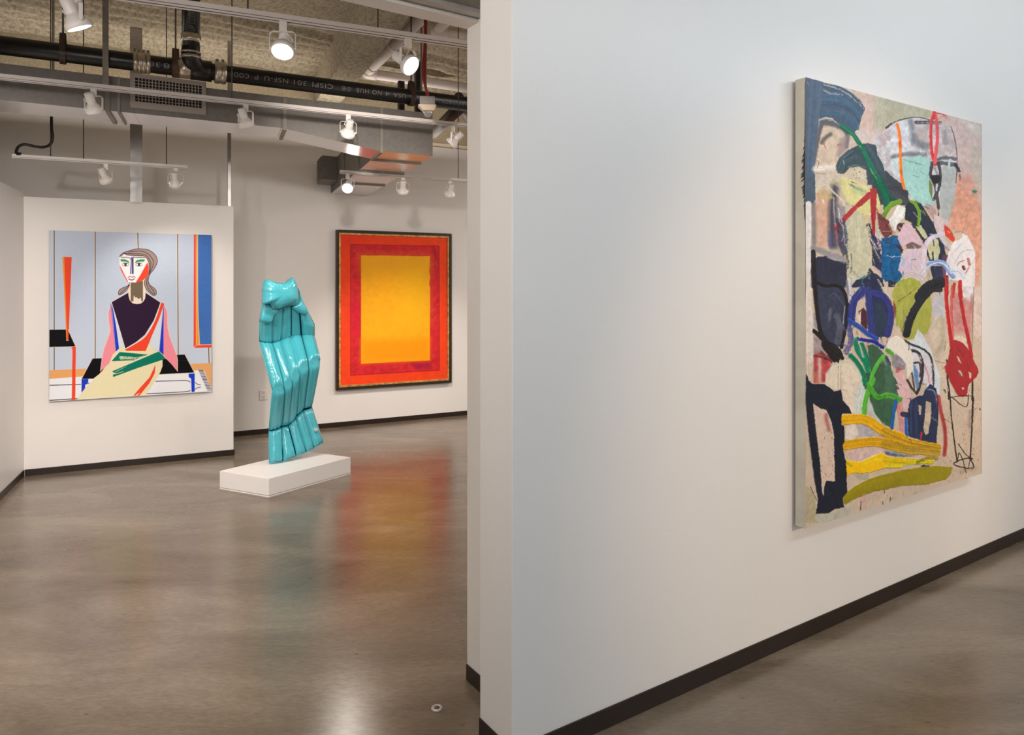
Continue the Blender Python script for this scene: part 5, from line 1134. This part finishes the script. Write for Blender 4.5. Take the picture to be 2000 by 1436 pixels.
# navy field and cream cuts
PO(4, (42, 48, 62), (240, 290, 300, 200, 440, 240, 520, 360, 600, 500, 660, 640, 740, 760, 775, 1000, 560, 1010, 500, 820, 440, 640, 330, 490, 240, 450), 0, rag=.8); PO(4, (186, 186, 148), (395, 540, 440, 520, 500, 600, 532, 680, 500, 700, 330, 590, 330, 520), 1, rag=.6); PO(4, (192, 190, 150), (512, 760, 600, 680, 660, 700, 690, 860, 655, 960, 560, 960), 0, rag=.7); ST(4, (42, 48, 62), 22, (590, 860, 600, 980), 0, .9); ST(4, (42, 48, 62), 16, (590, 690, 610, 780), 0, .9); ST(4, (44, 40, 50), 30, (330, 510, 400, 600, 470, 700), 0, .9)
PO(4, (50, 52, 78), (560, 1040, 720, 1040, 740, 1250, 600, 1230), 0, rag=.6, var=.3); PO(4, (96, 60, 84), (715, 900, 790, 900, 780, 1200, 730, 1240), 6, .9); PO(4, (175, 165, 140), (540, 1090, 590, 1200, 560, 1250, 520, 1180), 2); ST(4, (170, 178, 176), 14, (350, 360, 400, 420), 3, .8, dry=.7); ST(4, (170, 178, 176), 18, (440, 330, 500, 390), 3, .7, dry=.8)
PO(4, (170, 142, 142), (500, 240, 570, 260, 640, 330, 640, 480, 560, 390, 505, 320), 8, .9); PO(4, (204, 184, 190), (610, 380, 700, 440, 780, 560, 760, 620, 700, 640, 620, 540), 6, .95); PO(4, (196, 186, 192), (690, 420, 800, 460, 800, 560, 740, 500), 14, .7)
ST(3, (108, 148, 48), 62, (1085, 530, 1120, 450, 1180, 390, 1280, 350), 0, h=1); ST(4, (112, 158, 44), 46, (0, 350, 60, 250, 165, 228), 0, h=1); ST(4, (114, 164, 42), 38, (300, 205, 370, 260, 420, 370, 408, 520), 0, h=1.1); ST(4, (120, 140, 80), 40, (300, 200, 420, 230), 3, .8, dry=.8)
PO(4, (222, 222, 218), (160, 265, 245, 300, 235, 410, 180, 470, 130, 520, 112, 610, 60, 560, 35, 470, 80, 390), 0, rag=.4, h=1.1); ST(4, (160, 190, 215), 10, (70, 440, 60, 500, 90, 560), 1, .8); ST(4, (190, 196, 110), 8, (240, 310, 215, 400), 1, .8)
ST(4, (150, 95, 60), 50, (60, 560, 100, 640), 8, .6, dry=.6); PO(4, (72, 48, 52), (150, 500, 230, 490, 250, 540, 180, 620, 130, 560), 2, rag=1)
PO(4, (206, 178, 188), (220, 505, 320, 510, 380, 620, 470, 760, 420, 790, 300, 740, 200, 805, 138, 685, 180, 600), 0, rag=.5, var=.05, h=.8); PO(4, (90, 74, 72), (260, 760, 330, 735, 450, 790, 420, 830, 260, 820), 6, .8, rag=1, var=.4); PO(4, (204, 184, 198), (190, 900, 260, 850, 350, 812, 460, 840, 505, 980, 490, 1160, 330, 1150, 200, 1150, 145, 1085, 180, 980), 0, rag=.5, var=.05, h=.8); ST(4, (140, 180, 205), 34, (200, 930, 220, 980, 200, 1030), 6, .6); ST(4, (150, 165, 200), 14, (320, 1000, 310, 1080), 1, .8); ST(4, (170, 180, 90), 8, (350, 1010, 400, 1110), 0, .9); ST(4, (170, 180, 90), 8, (455, 890, 410, 990), 0, .8); ST(4, (85, 70, 80), 8, (320, 970, 370, 950), 1, .8)
ST(4, (206, 196, 208), 56, (480, 1160, 482, 900, 510, 760, 580, 680, 720, 640), 0, .97, bris=.3, h=.9); ST(4, (170, 176, 210), 20, (560, 640, 720, 640), 2, .8, dry=.5); ST(4, (200, 192, 206), 50, (420, 1190, 500, 1090, 560, 1020), 0, .97, bris=.3); ST(4, (206, 202, 214), 50, (700, 690, 760, 760, 820, 810), 2, .9, dry=.4); ST(4, (150, 130, 150), 30, (760, 800, 800, 830), 4, .7)
# olive green mass and black sweep
PO(4, (160, 164, 70), (80, 1380, 110, 1290, 170, 1220, 300, 1185, 440, 1240, 470, 1310, 400, 1440, 80, 1440), 0, rag=.5, h=.6); PO(6, (162, 164, 74), (75, 60, 130, 0, 400, 0, 560, 100, 582, 250, 575, 450, 520, 600, 440, 610, 430, 640, 250, 675, 180, 560, 110, 350), 0, rag=.5, h=.6, var=.1); ST(6, (124, 120, 108), 40, (180, 230, 230, 380, 200, 520), 12, .6, dry=.5); ST(6, (196, 196, 100), 20, (140, 300, 200, 460, 230, 600), 4, .6); ST(4, (200, 186, 186), 60, (240, 1170, 330, 1150, 440, 1200, 470, 1270), 2, .95); PO(5, (162, 165, 74), (1200, 170, 1320, 60, 1320, 600, 1230, 640, 1240, 420), 1, rag=.6)
PO(6, (120, 50, 52), (90, 180, 130, 260, 120, 400, 95, 300), 6, .8)
ST(6, (36, 38, 44), 100, (255, 600, 310, 400, 420, 200, 540, 60, 700, -60), 0, h=1, bris=.5); ST(4, (34, 37, 43), 150, (430, 1436, 540, 1310, 690, 1250), 0, h=1, bris=.5); ST(6, (40, 40, 44), 60, (330, 300, 560, 60, 690, 40), 0, .95); ST(6, (50, 50, 48), 6, (150, 190, 300, 80, 400, 0), 1, .8); ST(6, (44, 42, 44), 8, (200, 560, 260, 380), 2, .8)
PO(6, (186, 188, 200), (600, 150, 690, 60, 740, 100, 740, 400, 600, 380, 590, 250), 14, .8, var=.15); ST(6, (150, 140, 120), 60, (720, 420, 720, 700, 640, 860), 26, .45); ST(6, (130, 122, 80), 14, (755, 700, 745, 820), 4, .7)
# white head at the right
PO(4, (222, 216, 215), (960, 690, 975, 640, 1000, 608, 1050, 680, 1130, 850, 1132, 1200, 1120, 1440, 960, 1440, 940, 1240, 800, 1215, 760, 1160, 758, 1000, 800, 860, 860, 740), 0, rag=.5, var=.05, h=1.0); PO(6, (212, 204, 206), (960, 0, 1120, 0, 1110, 120, 1070, 200, 1000, 120), 2, rag=1.2)
for q in ((820, 900, 900, 780, 960, 740), (870, 1000, 960, 860, 1100, 830), (1060, 900, 1110, 1100, 1100, 1300), (800, 960, 790, 1080, 850, 1180)): ST(4, (206, 202, 210), 26, q, 2, .7, bris=.5, h=1.1)
ST(4, (150, 108, 106), 10, (902, 1040, 930, 990, 995, 970), 1); ST(4, (120, 62, 58), 36, (975, 1050, 990, 1080), 2); ST(4, (186, 120, 110), 34, (1040, 950, 1060, 1020), 4); ST(4, (190, 150, 146), 20, (1010, 1130, 1050, 1060), 4); ST(4, (160, 195, 215), 8, (880, 830, 960, 760), 1, .8)
ST(4, (120, 150, 196), 66, (540, 1020, 640, 992, 740, 1020, 800, 1110, 850, 1170), 0, .97, bris=.8, h=1.1); ST(4, (212, 212, 222), 18, (450, 1150, 560, 1030, 700, 1000, 790, 1070, 860, 1140, 980, 1180), 0, .8, dry=.3); ST(4, (196, 202, 216), 60, (830, 1110, 920, 1110, 990, 1180), 0, .9, bris=.5)
PO(4, (204, 66, 48), (728, 500, 790, 545, 830, 590, 880, 700, 855, 740, 800, 690, 750, 650, 740, 580), 0, rag=.5, h=.9); ST(4, (190, 180, 140), 12, (790, 600, 810, 615), 0); ST(4, (206, 120, 95), 20, (880, 610, 960, 600, 1010, 640), 5, .7)
# red figure, right
PO(6, (192, 128, 126), (860, 60, 960, 140, 1110, 200, 1090, 600, 880, 590, 800, 300), 26, .85, var=.2); ST(4, (184, 46, 46), 50, (770, 1180, 768, 1436), 0); ST(4, (190, 60, 56), 40, (870, 1270, 845, 1436), 0); ST(4, (186, 46, 46), 46, (940, 1240, 940, 1436), 0)
ST(6, (186, 42, 44), 48, (762, -5, 765, 150, 780, 330, 810, 560, 835, 780), 0, h=1.2); ST(6, (196, 78, 74), 30, (838, -5, 832, 300, 850, 560, 850, 760), 0, .9, dry=.4); ST(6, (186, 44, 46), 44, (935, -5, 955, 200, 1010, 500, 1055, 700, 1085, 900), 0, h=1.2); ST(6, (150, 95, 98), 30, (1090, 100, 1080, 330), 10, .6, dry=.6)
PO(6, (214, 196, 176), (865, 640, 960, 620, 1010, 660, 1040, 800, 960, 730, 880, 690), 2, rag=.6)
for w_, q in ((20, (665 + 110, 930, 780, 1150, 800, 1436)), (18, (1100, 1180, 1095, 1436))): ST(6, (38, 32, 30), w_, q, 1, .9)
PO(6, (164, 44, 48), (810, 780, 830, 690, 900, 680, 970, 715, 1060, 820, 1110, 930, 1172, 1060, 1160, 1130, 1110, 1190, 1050, 1255, 1020, 1380, 940, 1395, 880, 1330, 800, 1180, 748, 1040, 790, 920), 0, rag=.5, h=1.2, var=.06, smooth=True)
for q in ((890, 880, 920, 900, 960, 985, 920, 950), (910, 1060, 950, 1070, 975, 1150, 930, 1110), (1040, 1080, 1075, 1090, 1085, 1160, 1060, 1165), (955, 1280, 1000, 1285, 975, 1320)): PO(6, (200, 180, 158), q, 0, rag=.2)
ST(6, (60, 50, 45), 8, (915, 1075, 960, 1140), 1); ST(6, (140, 70, 60), 6, (630, 940, 740, 975, 800, 960, 720, 1050), 1, .9); ST(6, (120, 32, 36), 20, (900, 780, 1000, 920, 1050, 1050), 6, .5)
ST(6, (70, 60, 60), 8, (1115, 0, 1105, 400, 1095, 780), 1, .8)
# cream bulb and pale shapes, centre
PO(6, (140, 134, 142), (60, 860, 190, 880, 260, 1000, 230, 1060, 130, 1060, 70, 980), 4, .95, rag=1, var=.4)
PO(6, (202, 210, 216), (400, 530, 450, 590, 560, 780, 620, 950, 690, 1150, 690, 1400, 560, 1420, 520, 1240, 440, 1000, 330, 820, 235, 700, 360, 680), 1, rag=.3, var=.06); PO(6, (206, 202, 208), (330, 800, 440, 840, 560, 900, 590, 1000, 600, 1250, 480, 1230, 330, 1180), 3, .95, var=.1); ST(6, (196, 120, 140), 18, (480, 980, 530, 1120, 550, 1230), 4, .7)
ST(6, (44, 40, 40), 28, (235, 685, 330, 740, 420, 770, 520, 830, 575, 920, 600, 1100, 600, 1260), 0, .95, dry=.3, h=.7); ST(6, (46, 42, 42), 36, (310, 815, 380, 825, 430, 880, 462, 1000, 450, 1180, 390, 1360), 0, .95, dry=.25, h=.7); ST(6, (46, 42, 42), 24, (350, 970, 430, 980, 430, 1150), 0, .95, dry=.3); ST(6, (50, 46, 46), 30, (270, 1190, 320, 1280, 370, 1340), 0, .95, dry=.3); ST(6, (50, 46, 46), 22, (330, 1100, 360, 1300), 0, .9, dry=.3)
PO(6, (94, 134, 182), (345, 1000, 365, 1000, 412, 1100, 412, 1290, 390, 1310, 360, 1180), 1, rag=.3)
PO(6, (224, 216, 204), (15, 740, 60, 665, 130, 635, 200, 660, 260, 730, 315, 820, 342, 960, 332, 1060, 275, 1165, 262, 1100, 250, 1000, 170, 890, 60, 850, 5, 790), 0, rag=.2, h=1.1, var=.02, smooth=True)
PO(6, (216, 174, 176), (130, 1080, 200, 1060, 260, 1200, 325, 1400, 300, 1440, 190, 1440, 130, 1230), 2, rag=.8, h=.7); PO(8, (212, 176, 176), (100, -10, 200, 0, 280, 180, 215, 350, 150, 270, 120, 120), 2, rag=.7, h=.7); ST(8, (200, 130, 134), 70, (130, 280, 170, 450, 170, 570), 6, .9, dry=.3); ST(6, (190, 60, 62), 40, (140, 1080, 180, 1050), 4, .7, dry=.4)
# greens
PO(5, (60, 92, 68), (870, 880, 930, 862, 1000, 895, 1100, 1000, 1170, 1200, 1250, 1350, 1270, 1440, 830, 1440, 838, 1230, 900, 1200), 0, rag=.4, h=.5); PO(7, (60, 95, 70), (690, 140, 740, 20, 960, 20, 1000, 200, 965, 330, 910, 480, 860, 460, 760, 350), 0, rag=.8, h=.5, var=.2); PO(6, (70, 104, 82), (-20, 950, 40, 960, 110, 1180, 160, 1440, -20, 1440), 0, rag=.6, var=.2)
ST(5, (20, 124, 90), 64, (718, 810, 740, 930, 830, 1080, 885, 1210), 0, h=1, bris=.5); ST(5, (18, 116, 84), 60, (655, 1010, 740, 1100, 810, 1230, 835, 1370), 0, h=1, bris=.5); ST(5, (22, 122, 88), 50, (800, 860, 850, 1000, 880, 1120), 0, h=.9); PO(5, (150, 172, 160), (765, 930, 800, 960, 830, 1040, 800, 1030), 1); ST(5, (196, 215, 215), 30, (1080, 1060, 1100, 1120), 4, .7, dry=.5)
ST(5, (84, 176, 58), 50, (1075, 1010, 1000, 1110, 935, 1240, 890, 1420), 0, h=1.3); ST(5, (76, 160, 50), 50, (1120, 940, 1180, 985), 2, .95, dry=.3); ST(7, (82, 170, 56), 50, (735, 10, 690, 120, 660, 230, 648, 350), 0, h=1.2); ST(7, (78, 168, 50), 52, (690, 60, 740, 140, 790, 185, 900, 165, 1005, 205), 0, h=1.2); ST(7, (40, 100, 40), 20, (780, 170, 830, 185), 1, .6, dry=.5); ST(8, (80, 160, 60), 60, (-10, 175, 60, 185, 140, 225), 4, .9)
# navy, lower centre
PO(8, (44, 50, 78), (250, 240, 330, 190, 400, 170, 430, 90, 480, 58, 540, 110, 565, 230, 562, 420, 542, 700, 390, 665, 240, 620, 228, 400), 0, rag=.6, h=.7, var=.12)
for q in ((270, 260, 260, 450, 270, 600), (440, 120, 500, 130, 540, 300), (520, 300, 520, 500, 500, 660), (320, 250, 320, 450, 330, 620)): ST(8, (52, 66, 104), 30, q, 1, .7, bris=.9, h=.8)
PO(8, (190, 174, 152), (430, 240, 485, 255, 480, 430, 450, 590, 420, 600, 400, 540), 1, rag=.6, var=.2); PO(8, (182, 166, 148), (345, 280, 378, 290, 375, 390, 350, 385), 1, rag=.6); ST(8, (190, 196, 206), 8, (450, 110, 520, 140, 545, 250), 1, .8, dry=.5); ST(8, (180, 52, 56), 16, (380, 580, 370, 650), 2); ST(8, (170, 176, 190), 10, (400, 130, 440, 80), 2, .8, dry=.4)
ST(8, (32, 102, 172), 28, (98, 240, 80, 380, 60, 530), 0); ST(8, (30, 96, 166), 34, (212, 430, 218, 610), 0); ST(7, (34, 102, 170), 34, (965, 215, 945, 350, 930, 490), 0); ST(8, (40, 44, 66), 60, (180, 380, 230, 390), 2, .9)
ST(8, (166, 56, 58), 38, (565, 190, 590, 350, 630, 520, 640, 680, 628, 820), 9, .95); ST(8, (150, 40, 44), 18, (600, 360, 636, 560, 630, 780), 6, .6)
PO(7, (120, 140, 160), (850, 720, 1026, 730, 1026, 770, 880, 760), 6, .8, var=.4); ST(8, (70, 76, 84), 26, (0, 800, 140, 830, 330, 820), 4, .8, dry=.6); PO(7, (160, 160, 140), (540, 950, 700, 950, 690, 1010, 600, 1010), 5, .8)
# yellows
ST(7, (222, 168, 18), 96, (455, 408, 600, 400, 700, 425, 860, 530, 1026, 590), 0, h=1.3, bris=.35); ST(8, (196, 150, 22), 96, (-20, 570, 120, 640, 300, 700, 545, 745), 0, .97, h=1.1, bris=.5, dry=.18); ST(7, (214, 160, 20), 94, (462, 665, 640, 635, 800, 632, 1026, 675), 0, h=1.3, bris=.4); ST(8, (176, 140, 30), 90, (-20, 705, 200, 760, 400, 775, 545, 790), 0, .95, h=1, bris=.6, dry=.35)
ST(8, (120, 110, 50), 40, (100, 700, 300, 750, 500, 720), 5, .5, dry=.8); PO(7, (240, 190, 14), (440, 870, 470, 820, 620, 830, 740, 775, 820, 740, 900, 780, 1026, 800, 1026, 890, 860, 890, 700, 940, 520, 945, 460, 985, 432, 950), 0, rag=.6, h=1.5, var=.05); ST(7, (170, 160, 30), 20, (450, 830, 520, 870), 2, .8); ST(7, (228, 205, 24), 26, (640, 840, 760, 800, 900, 830, 1020, 870), 0, .9, bris=.3)
ST(8, (216, 186, 20), 60, (-20, 870, 120, 880, 300, 890, 480, 890), 0, .97, h=1.4, bris=.5); ST(8, (206, 206, 36), 24, (-10, 930, 200, 920, 380, 895, 480, 900), 0, .9, dry=.3); ST(8, (110, 104, 44), 34, (330, 900, 460, 850, 550, 860), 4, .8, dry=.5); PO(8, (40, 44, 56), (370, 940, 470, 930, 460, 970, 390, 970), 2, rag=.6); ST(8, (150, 130, 30), 40, (440, 850, 550, 860), 4, .8, dry=.5)
PO(7, (150, 138, 24), (428, 1190, 470, 1140, 560, 1070, 700, 1000, 860, 950, 1030, 925, 1030, 1070, 900, 1100, 760, 1125, 640, 1170, 540, 1210, 462, 1262), 0, rag=.3, h=1.0, var=.04); PO(8, (148, 136, 26), (-20, 1025, 200, 975, 400, 948, 560, 938, 712, 950, 700, 1020, 640, 1085, 420, 1140, 200, 1150, -20, 1190), 0, rag=.3, h=1.0, var=.05)
for k_ in range(5): ST(7, (160 - k_ * 8, 146 - k_ * 7, 26), 20, (450, 1200 + k_ * 10, 560, 1110 + k_ * 20, 720, 1030 + k_ * 24, 1026, 955 + k_ * 24), 0, .5, bris=.5)
# black angular figure bottom left
PO(7, (32, 36, 48), (70, -60, 100, 20, 135, 48, 250, 52, 310, 90, 350, 125, 420, 108, 438, 215, 500, 285, 528, 348, 430, 348, 416, 400, 424, 460, 452, 470, 455, 620, 430, 660, 465, 820, 475, 1000, 482, 1130, 430, 1190, 452, 1290, 360, 1300, 300, 1345, 165, 1350, 172, 1300, 190, 1220, 150, 1000, 118, 750, 88, 500, 62, 220), 0, rag=.35, h=.8, var=.06)
PO(7, (206, 184, 166), (135, 243, 215, 295, 270, 310, 325, 440, 345, 560, 358, 1030, 268, 1020, 246, 1090, 244, 1175, 228, 1140, 208, 850, 170, 560), 0, rag=.5, var=.04, h=0); ST(7, (160, 86, 84), 34, (265, 360, 275, 430, 295, 510), 14, .8); ST(7, (46, 40, 44), 6, (150, 250, 220, 300), 1); P3.dots((1596, 842, 1626, 935), 26, (52, 46, 50), (.4, 1.0), 3, 1.5)
PO(7, (170, 160, 130), (72, 1080, 110, 1090, 165, 1200, 165, 1440, 66, 1440), 3, .95); PO(7, (176, 176, 162), (165, 1355, 300, 1350, 450, 1290, 530, 1270, 500, 1400, 165, 1440), 6, .95, var=.1); ST(7, (40, 34, 40), 6, (115, 1080, 150, 1160, 185, 1225), 1); ST(7, (200, 150, 146), 40, (650, 1170, 645, 1280), 16, .6)
for q in ((620, 1230, 616, 1310), (855, 1115, 855, 1150), (838, 1232, 836, 1258), (915, 1190, 910, 1215)): ST(7, (48, 42, 44), 8, q, 1)
# charcoal lines at the lower right
for w_, q in ((14, (665, 0, 690, 180, 705, 400, 735, 650, 765, 890)), (16, (935, 40, 932, 300, 925, 550, 908, 880)), (9, (670, 180, 740, 220, 800, 275, 865, 300, 885, 240, 885, 160)), (8, (700, 200, 780, 185, 920, 180)), (10, (780, 705, 850, 800, 925, 870)), (10, (865, 1010, 830, 880, 790, 800, 775, 850, 765, 900)), (12, (935, 860, 850, 860, 730, 910, 800, 950, 940, 960, 920, 880)), (8, (890, 960, 905, 880)), (6, (945, 200, 940, 400, 930, 500))): ST(8, (40, 34, 32), w_, q, 1.5, .92, h=.1, bris=.2, dry=.12)
ST(8, (120, 105, 98), 30, (905, 350, 900, 520), 14, .5); ST(8, (60, 110, 85), 14, (1010, 320, 1015, 335), 3)
ST(8, (150, 130, 110), 40, (800, 1000, 950, 960), 20, .4); P3.stroke([(1916, 245), (1916, 925)], 1.2, (170, 120, 110), alpha=.5, raw=True)

# dragged-paint texture: ragged edges, bristle streaks and small skips over the whole surface
hh_, ww_ = P3.h, P3.w
fa, fb = vnoise(hh_, ww_, 4, 501), vnoise(hh_, ww_, 4, 502); fc, fd = vnoise(hh_, ww_, 11, 503), vnoise(hh_, ww_, 11, 504); fm = np.clip(vnoise(hh_, ww_, 45, 505) * 3 + .8, .15, 1.6)
yy_, xx_ = np.mgrid[0:hh_, 0:ww_]
xs_ = np.clip(xx_ + (fa * 1.7 + fc * 1.8) * fm, 0, ww_ - 1).astype(int); ys_ = np.clip(yy_ + (fb * 2.6 + fd * 2.6) * fm, 0, hh_ - 1).astype(int)
P3.c = P3.c[ys_, xs_]; P3.hgt = P3.hgt[ys_, xs_]
st_ = vnoise(hh_, ww_, (24, 2.4), 506, .35) * .07 * fm + vnoise(hh_, ww_, (2.4, 22), 507, .9) * .06 * (1.6 - fm) + vnoise(hh_, ww_, 2.0, 508) * .04
P3.c = np.clip(P3.c * (1 + st_[..., None]) + vnoise(hh_, ww_, (12, 3), 509, .3)[..., None] * 9, 0, 255); P3.hgt = P3.hgt + st_ * 1.6
rr_ = np.random.default_rng(77)
for _ in range(260):     # small flicks of colour dragged from their neighbours
    x, y = rr_.uniform(1640, 1880), rr_.uniform(330, 860); a_g = rr_.normal(1.2, .5); L_ = rr_.uniform(3, 16)
    X_i, Y_i = int((x + rr_.uniform(-9, 9) - P3.x0) * P3.ss), int((y + rr_.uniform(-9, 9) - P3.y0) * P3.ss)
    P3.stroke([(x, y), (x + L_ * .5 * math.cos(a_g) + 1, y + L_ * .5 * math.sin(a_g)), (x + L_ * math.cos(a_g), y + L_ * math.sin(a_g))], rr_.uniform(1, 3.6), tuple(P3.c[Y_i, X_i]), alpha=.8, dry=.6, bris=.4, h=.7)

# canvas body
wq = plan(1548.5, DN(0, 0), DN(9, 0)); gap = .012
lo_t, hi_t = 0.0, .3
for _ in range(40):
    mid = (lo_t + hi_t) / 2; v = wq - n * mid; x_ = CX + F * v.x / v.y
    if x_ < 1573.0: lo_t = mid
    else: hi_t = mid
tk = lo_t
fl = (DN(0, -tk), DN(9, -tk)); q0, q1 = plan(1573, *fl), plan(1917.3, *fl)
z1c = (onp(1573, 150.5, *fl).z * .65 + onp(1917.3, 243, *fl).z * .35); z0c = (onp(1573, 1032, *fl).z * .65 + onp(1917.3, 926, *fl).z * .35)
print('CANVAS', tk, z1c, z0c, (q1 - q0).length, 'zs', onp(1573, 150.5, *fl).z, onp(1917.3, 243, *fl).z, onp(1573, 1032, *fl).z, onp(1917.3, 926, *fl).z)
tc_ = thing('abstract_painting', 'large unframed abstract painting in thick colourful brushstrokes on the near dividing wall', 'painting', q0 + Vector((0, 0, 1.5)))
canvas_box(tc_, q0, q1, tk - gap, -n, z0c, z1c, M['canvas'])
b = B(); b.prism([q0 + d * .03 + n * (tk - gap), q1 - d * .03 + n * (tk - gap), q1 - d * .03 + n * (tk - .0008), q0 + d * .03 + n * (tk - .0008)], z0c + .03, z1c - .03); rel(b.done('backing_bars', M['canvas']), tc_)
M['paintC'] = vcol_mat('thick_oil_paint', .40, .22, weave=.22)
paint_panel('painted_surface', q0 + Vector((0, 0, z0c)), d, (q1 - q0).length, z1c - z0c, -n, P3, (640, 960), M['paintC'], (1.10, 1.09, 1.08), tc_, hscale=.0028)
# paint spill on the left edge of the canvas
b = B(); rr_ = np.random.default_rng(9)
def eq(u, z): return q0 + n * u - d * .0012 + Vector((0, 0, z))
def sil(z): return HY
pts = []
for k_ in range(80):
    z_ = z1c - .02 - (z1c - z0c) * .30 * k_ / 80; w_ = .002 + .022 * math.exp(-((k_ / 80 - .66) / .20) ** 2) * rr_.uniform(.25, 1.3)
    h_ = (z1c - z0c) * .30 / 45
    b.hexa([eq(.0005, z_), eq(w_, z_ - h_ * 1.6), eq(.0005, z_ - h_ * 1.1)], [v + Vector((0, 0, 0)) - d * .0010 for v in (eq(.0005, z_), eq(w_, z_ - h_ * 1.6), eq(.0005, z_ - h_ * 1.1))])
rel(b.done('edge_paint', mat('dark_blue_edge_paint', (.02, .026, .04), .5)), tc_)

# ================================================================ LIGHT
def area(name, loc, tgt, sx, sy, power, col):
    L = bpy.data.lights.new(name, 'AREA'); L.shape = 'RECTANGLE'; L.size = sx; L.size_y = sy; L.energy = power; L.color = col
    o = bpy.data.objects.new(name, L); COL.objects.link(o); o.location = loc; o.rotation_euler = (Vector(tgt) - Vector(loc)).to_track_quat('-Z', 'Y').to_euler(); return o
def spot(name, loc, tgt, power, size, col, blend=.8, soft=.05):
    L = bpy.data.lights.new(name, 'SPOT'); L.energy = power; L.spot_size = math.radians(size); L.spot_blend = blend; L.shadow_soft_size = soft; L.color = col
    o = bpy.data.objects.new(name, L); COL.objects.link(o); o.location = loc; o.rotation_euler = (Vector(tgt) - Vector(loc)).to_track_quat('-Z', 'Y').to_euler(); return o
WARM = (1.0, .91, .84); COOL = (.80, .90, 1.0); NEU = (1, .95, .90); WARM2 = (1.0, .73, .49)
# daylight through the two windows of the camera-side room
for a0 in (-1.6, 3.2): area('unseen_cool_area', DN(a0 + 1.6, -5.52, 2.1), DN(a0 + 1.6, 0, 1.9), 3.0, 2.3, 19, COOL)
area('unseen_cool_area', DN(tL + .10, -2.35, 2.0), DN(tL + 3, -2.0, 1.8), 2.3, 1.9, 23, COOL)  # added cool light for the end of the dividing wall; no opening behind it
# unseen lamps added to grade the near wall, cool above and warm below
area('unseen_panel_light', DN(3.6, -2.6, 3.6), DN(3.6, 0, 3.2), 5.0, .4, 50, COOL)
for a0, b0_, pw, ta_, tz, sz, cl in ((2.0, -4.6, 250, 2.1, .95, 46, WARM2), (4.3, -4.6, 120, 4.2, .95, 42, WARM2), (6.5, -4.6, 170, 6.3, .95, 42, WARM2)):
    spot('unseen_spot_light', DN(a0, b0_, 2.6), DN(ta_, 0, tz), pw * 1.0, sz, cl, soft=.10, blend=.7)
# added spots without fixtures that brighten the far room's walls and floor
for loc, tg, pw, sz in (((-2.5, 2.4, 2.62), (-3.7, 6.4, .7), 85, 70), ((-1.2, 2.9, 2.66), (-4.4, 5.2, .9), 230, 54), ((-1.4, 2.3, 2.62), (-1.7, 6.2, .1), 26, 60), ((-.75, 3.3, 2.7), (-1.6, 8.4, 1.35), 125, 62), ((-2.4, 2.0, 2.62), (-2.3, 3.7, 0), 260, 80)):
    spot('unseen_spot_light', loc, tg, pw, sz, WARM, blend=1)
area('unseen_panel_light', (-1.9, .6, 2.5), (-2.3, 6.0, 3.6), 1.5, .9, 60, WARM)  # added soft fill beside the camera, lifts the far room and jamb
area('unseen_panel_light', DN(5.5, 2.6, 3.6), DN(5.5, 2.4, 0), 2.0, 1.5, 110, WARM)  # added fill in the hidden part, lights the right of the back wall
# added light above the duct, only there to brighten the ceiling
um_ = (Dp(-60) + Dp(480)) * .5 + rv * wD * .6; ua = area('added_ceiling_uplight', (um_.x, um_.y, ztA + .06), (um_.x, um_.y, 5), 2.6, .2, 5, WARM)
ua.rotation_euler = (math.pi, 0, math.atan2(ed.y, ed.x))
# added uplight hidden behind the duct, brings out the ridges of the deck
v0_, v1_ = plan(-60, BA, BB), plan(900, BA, BB); um_ = (v0_ + v1_) * .5 - nb * .55; ub = area('added_deck_uplight', (um_.x, um_.y, 3.12), (um_.x, um_.y, 5), (v1_ - v0_).length, .12, 17, WARM)
ub.rotation_euler = (math.pi, 0, math.atan2(e_b.y, e_b.x))
w = bpy.data.worlds.new('world'); scene.world = w; w.use_nodes = True; w.node_tree.nodes['Background'].inputs['Color'].default_value = (.62, .72, .85, 1); w.node_tree.nodes['Background'].inputs['Strength'].default_value = .6
vs = scene.view_settings; vs.view_transform = 'Standard'; vs.look = 'None'; vs.gamma = 1; vs.use_curve_mapping = False; vs.exposure = 0.45
scene.cycles.max_bounces = 8; scene.cycles.diffuse_bounces = 5; scene.cycles.glossy_bounces = 4; scene.cycles.transmission_bounces = 6; scene.cycles.sample_clamp_indirect = 4.0; scene.cycles.use_denoising = True; scene.cycles.blur_glossy = .5
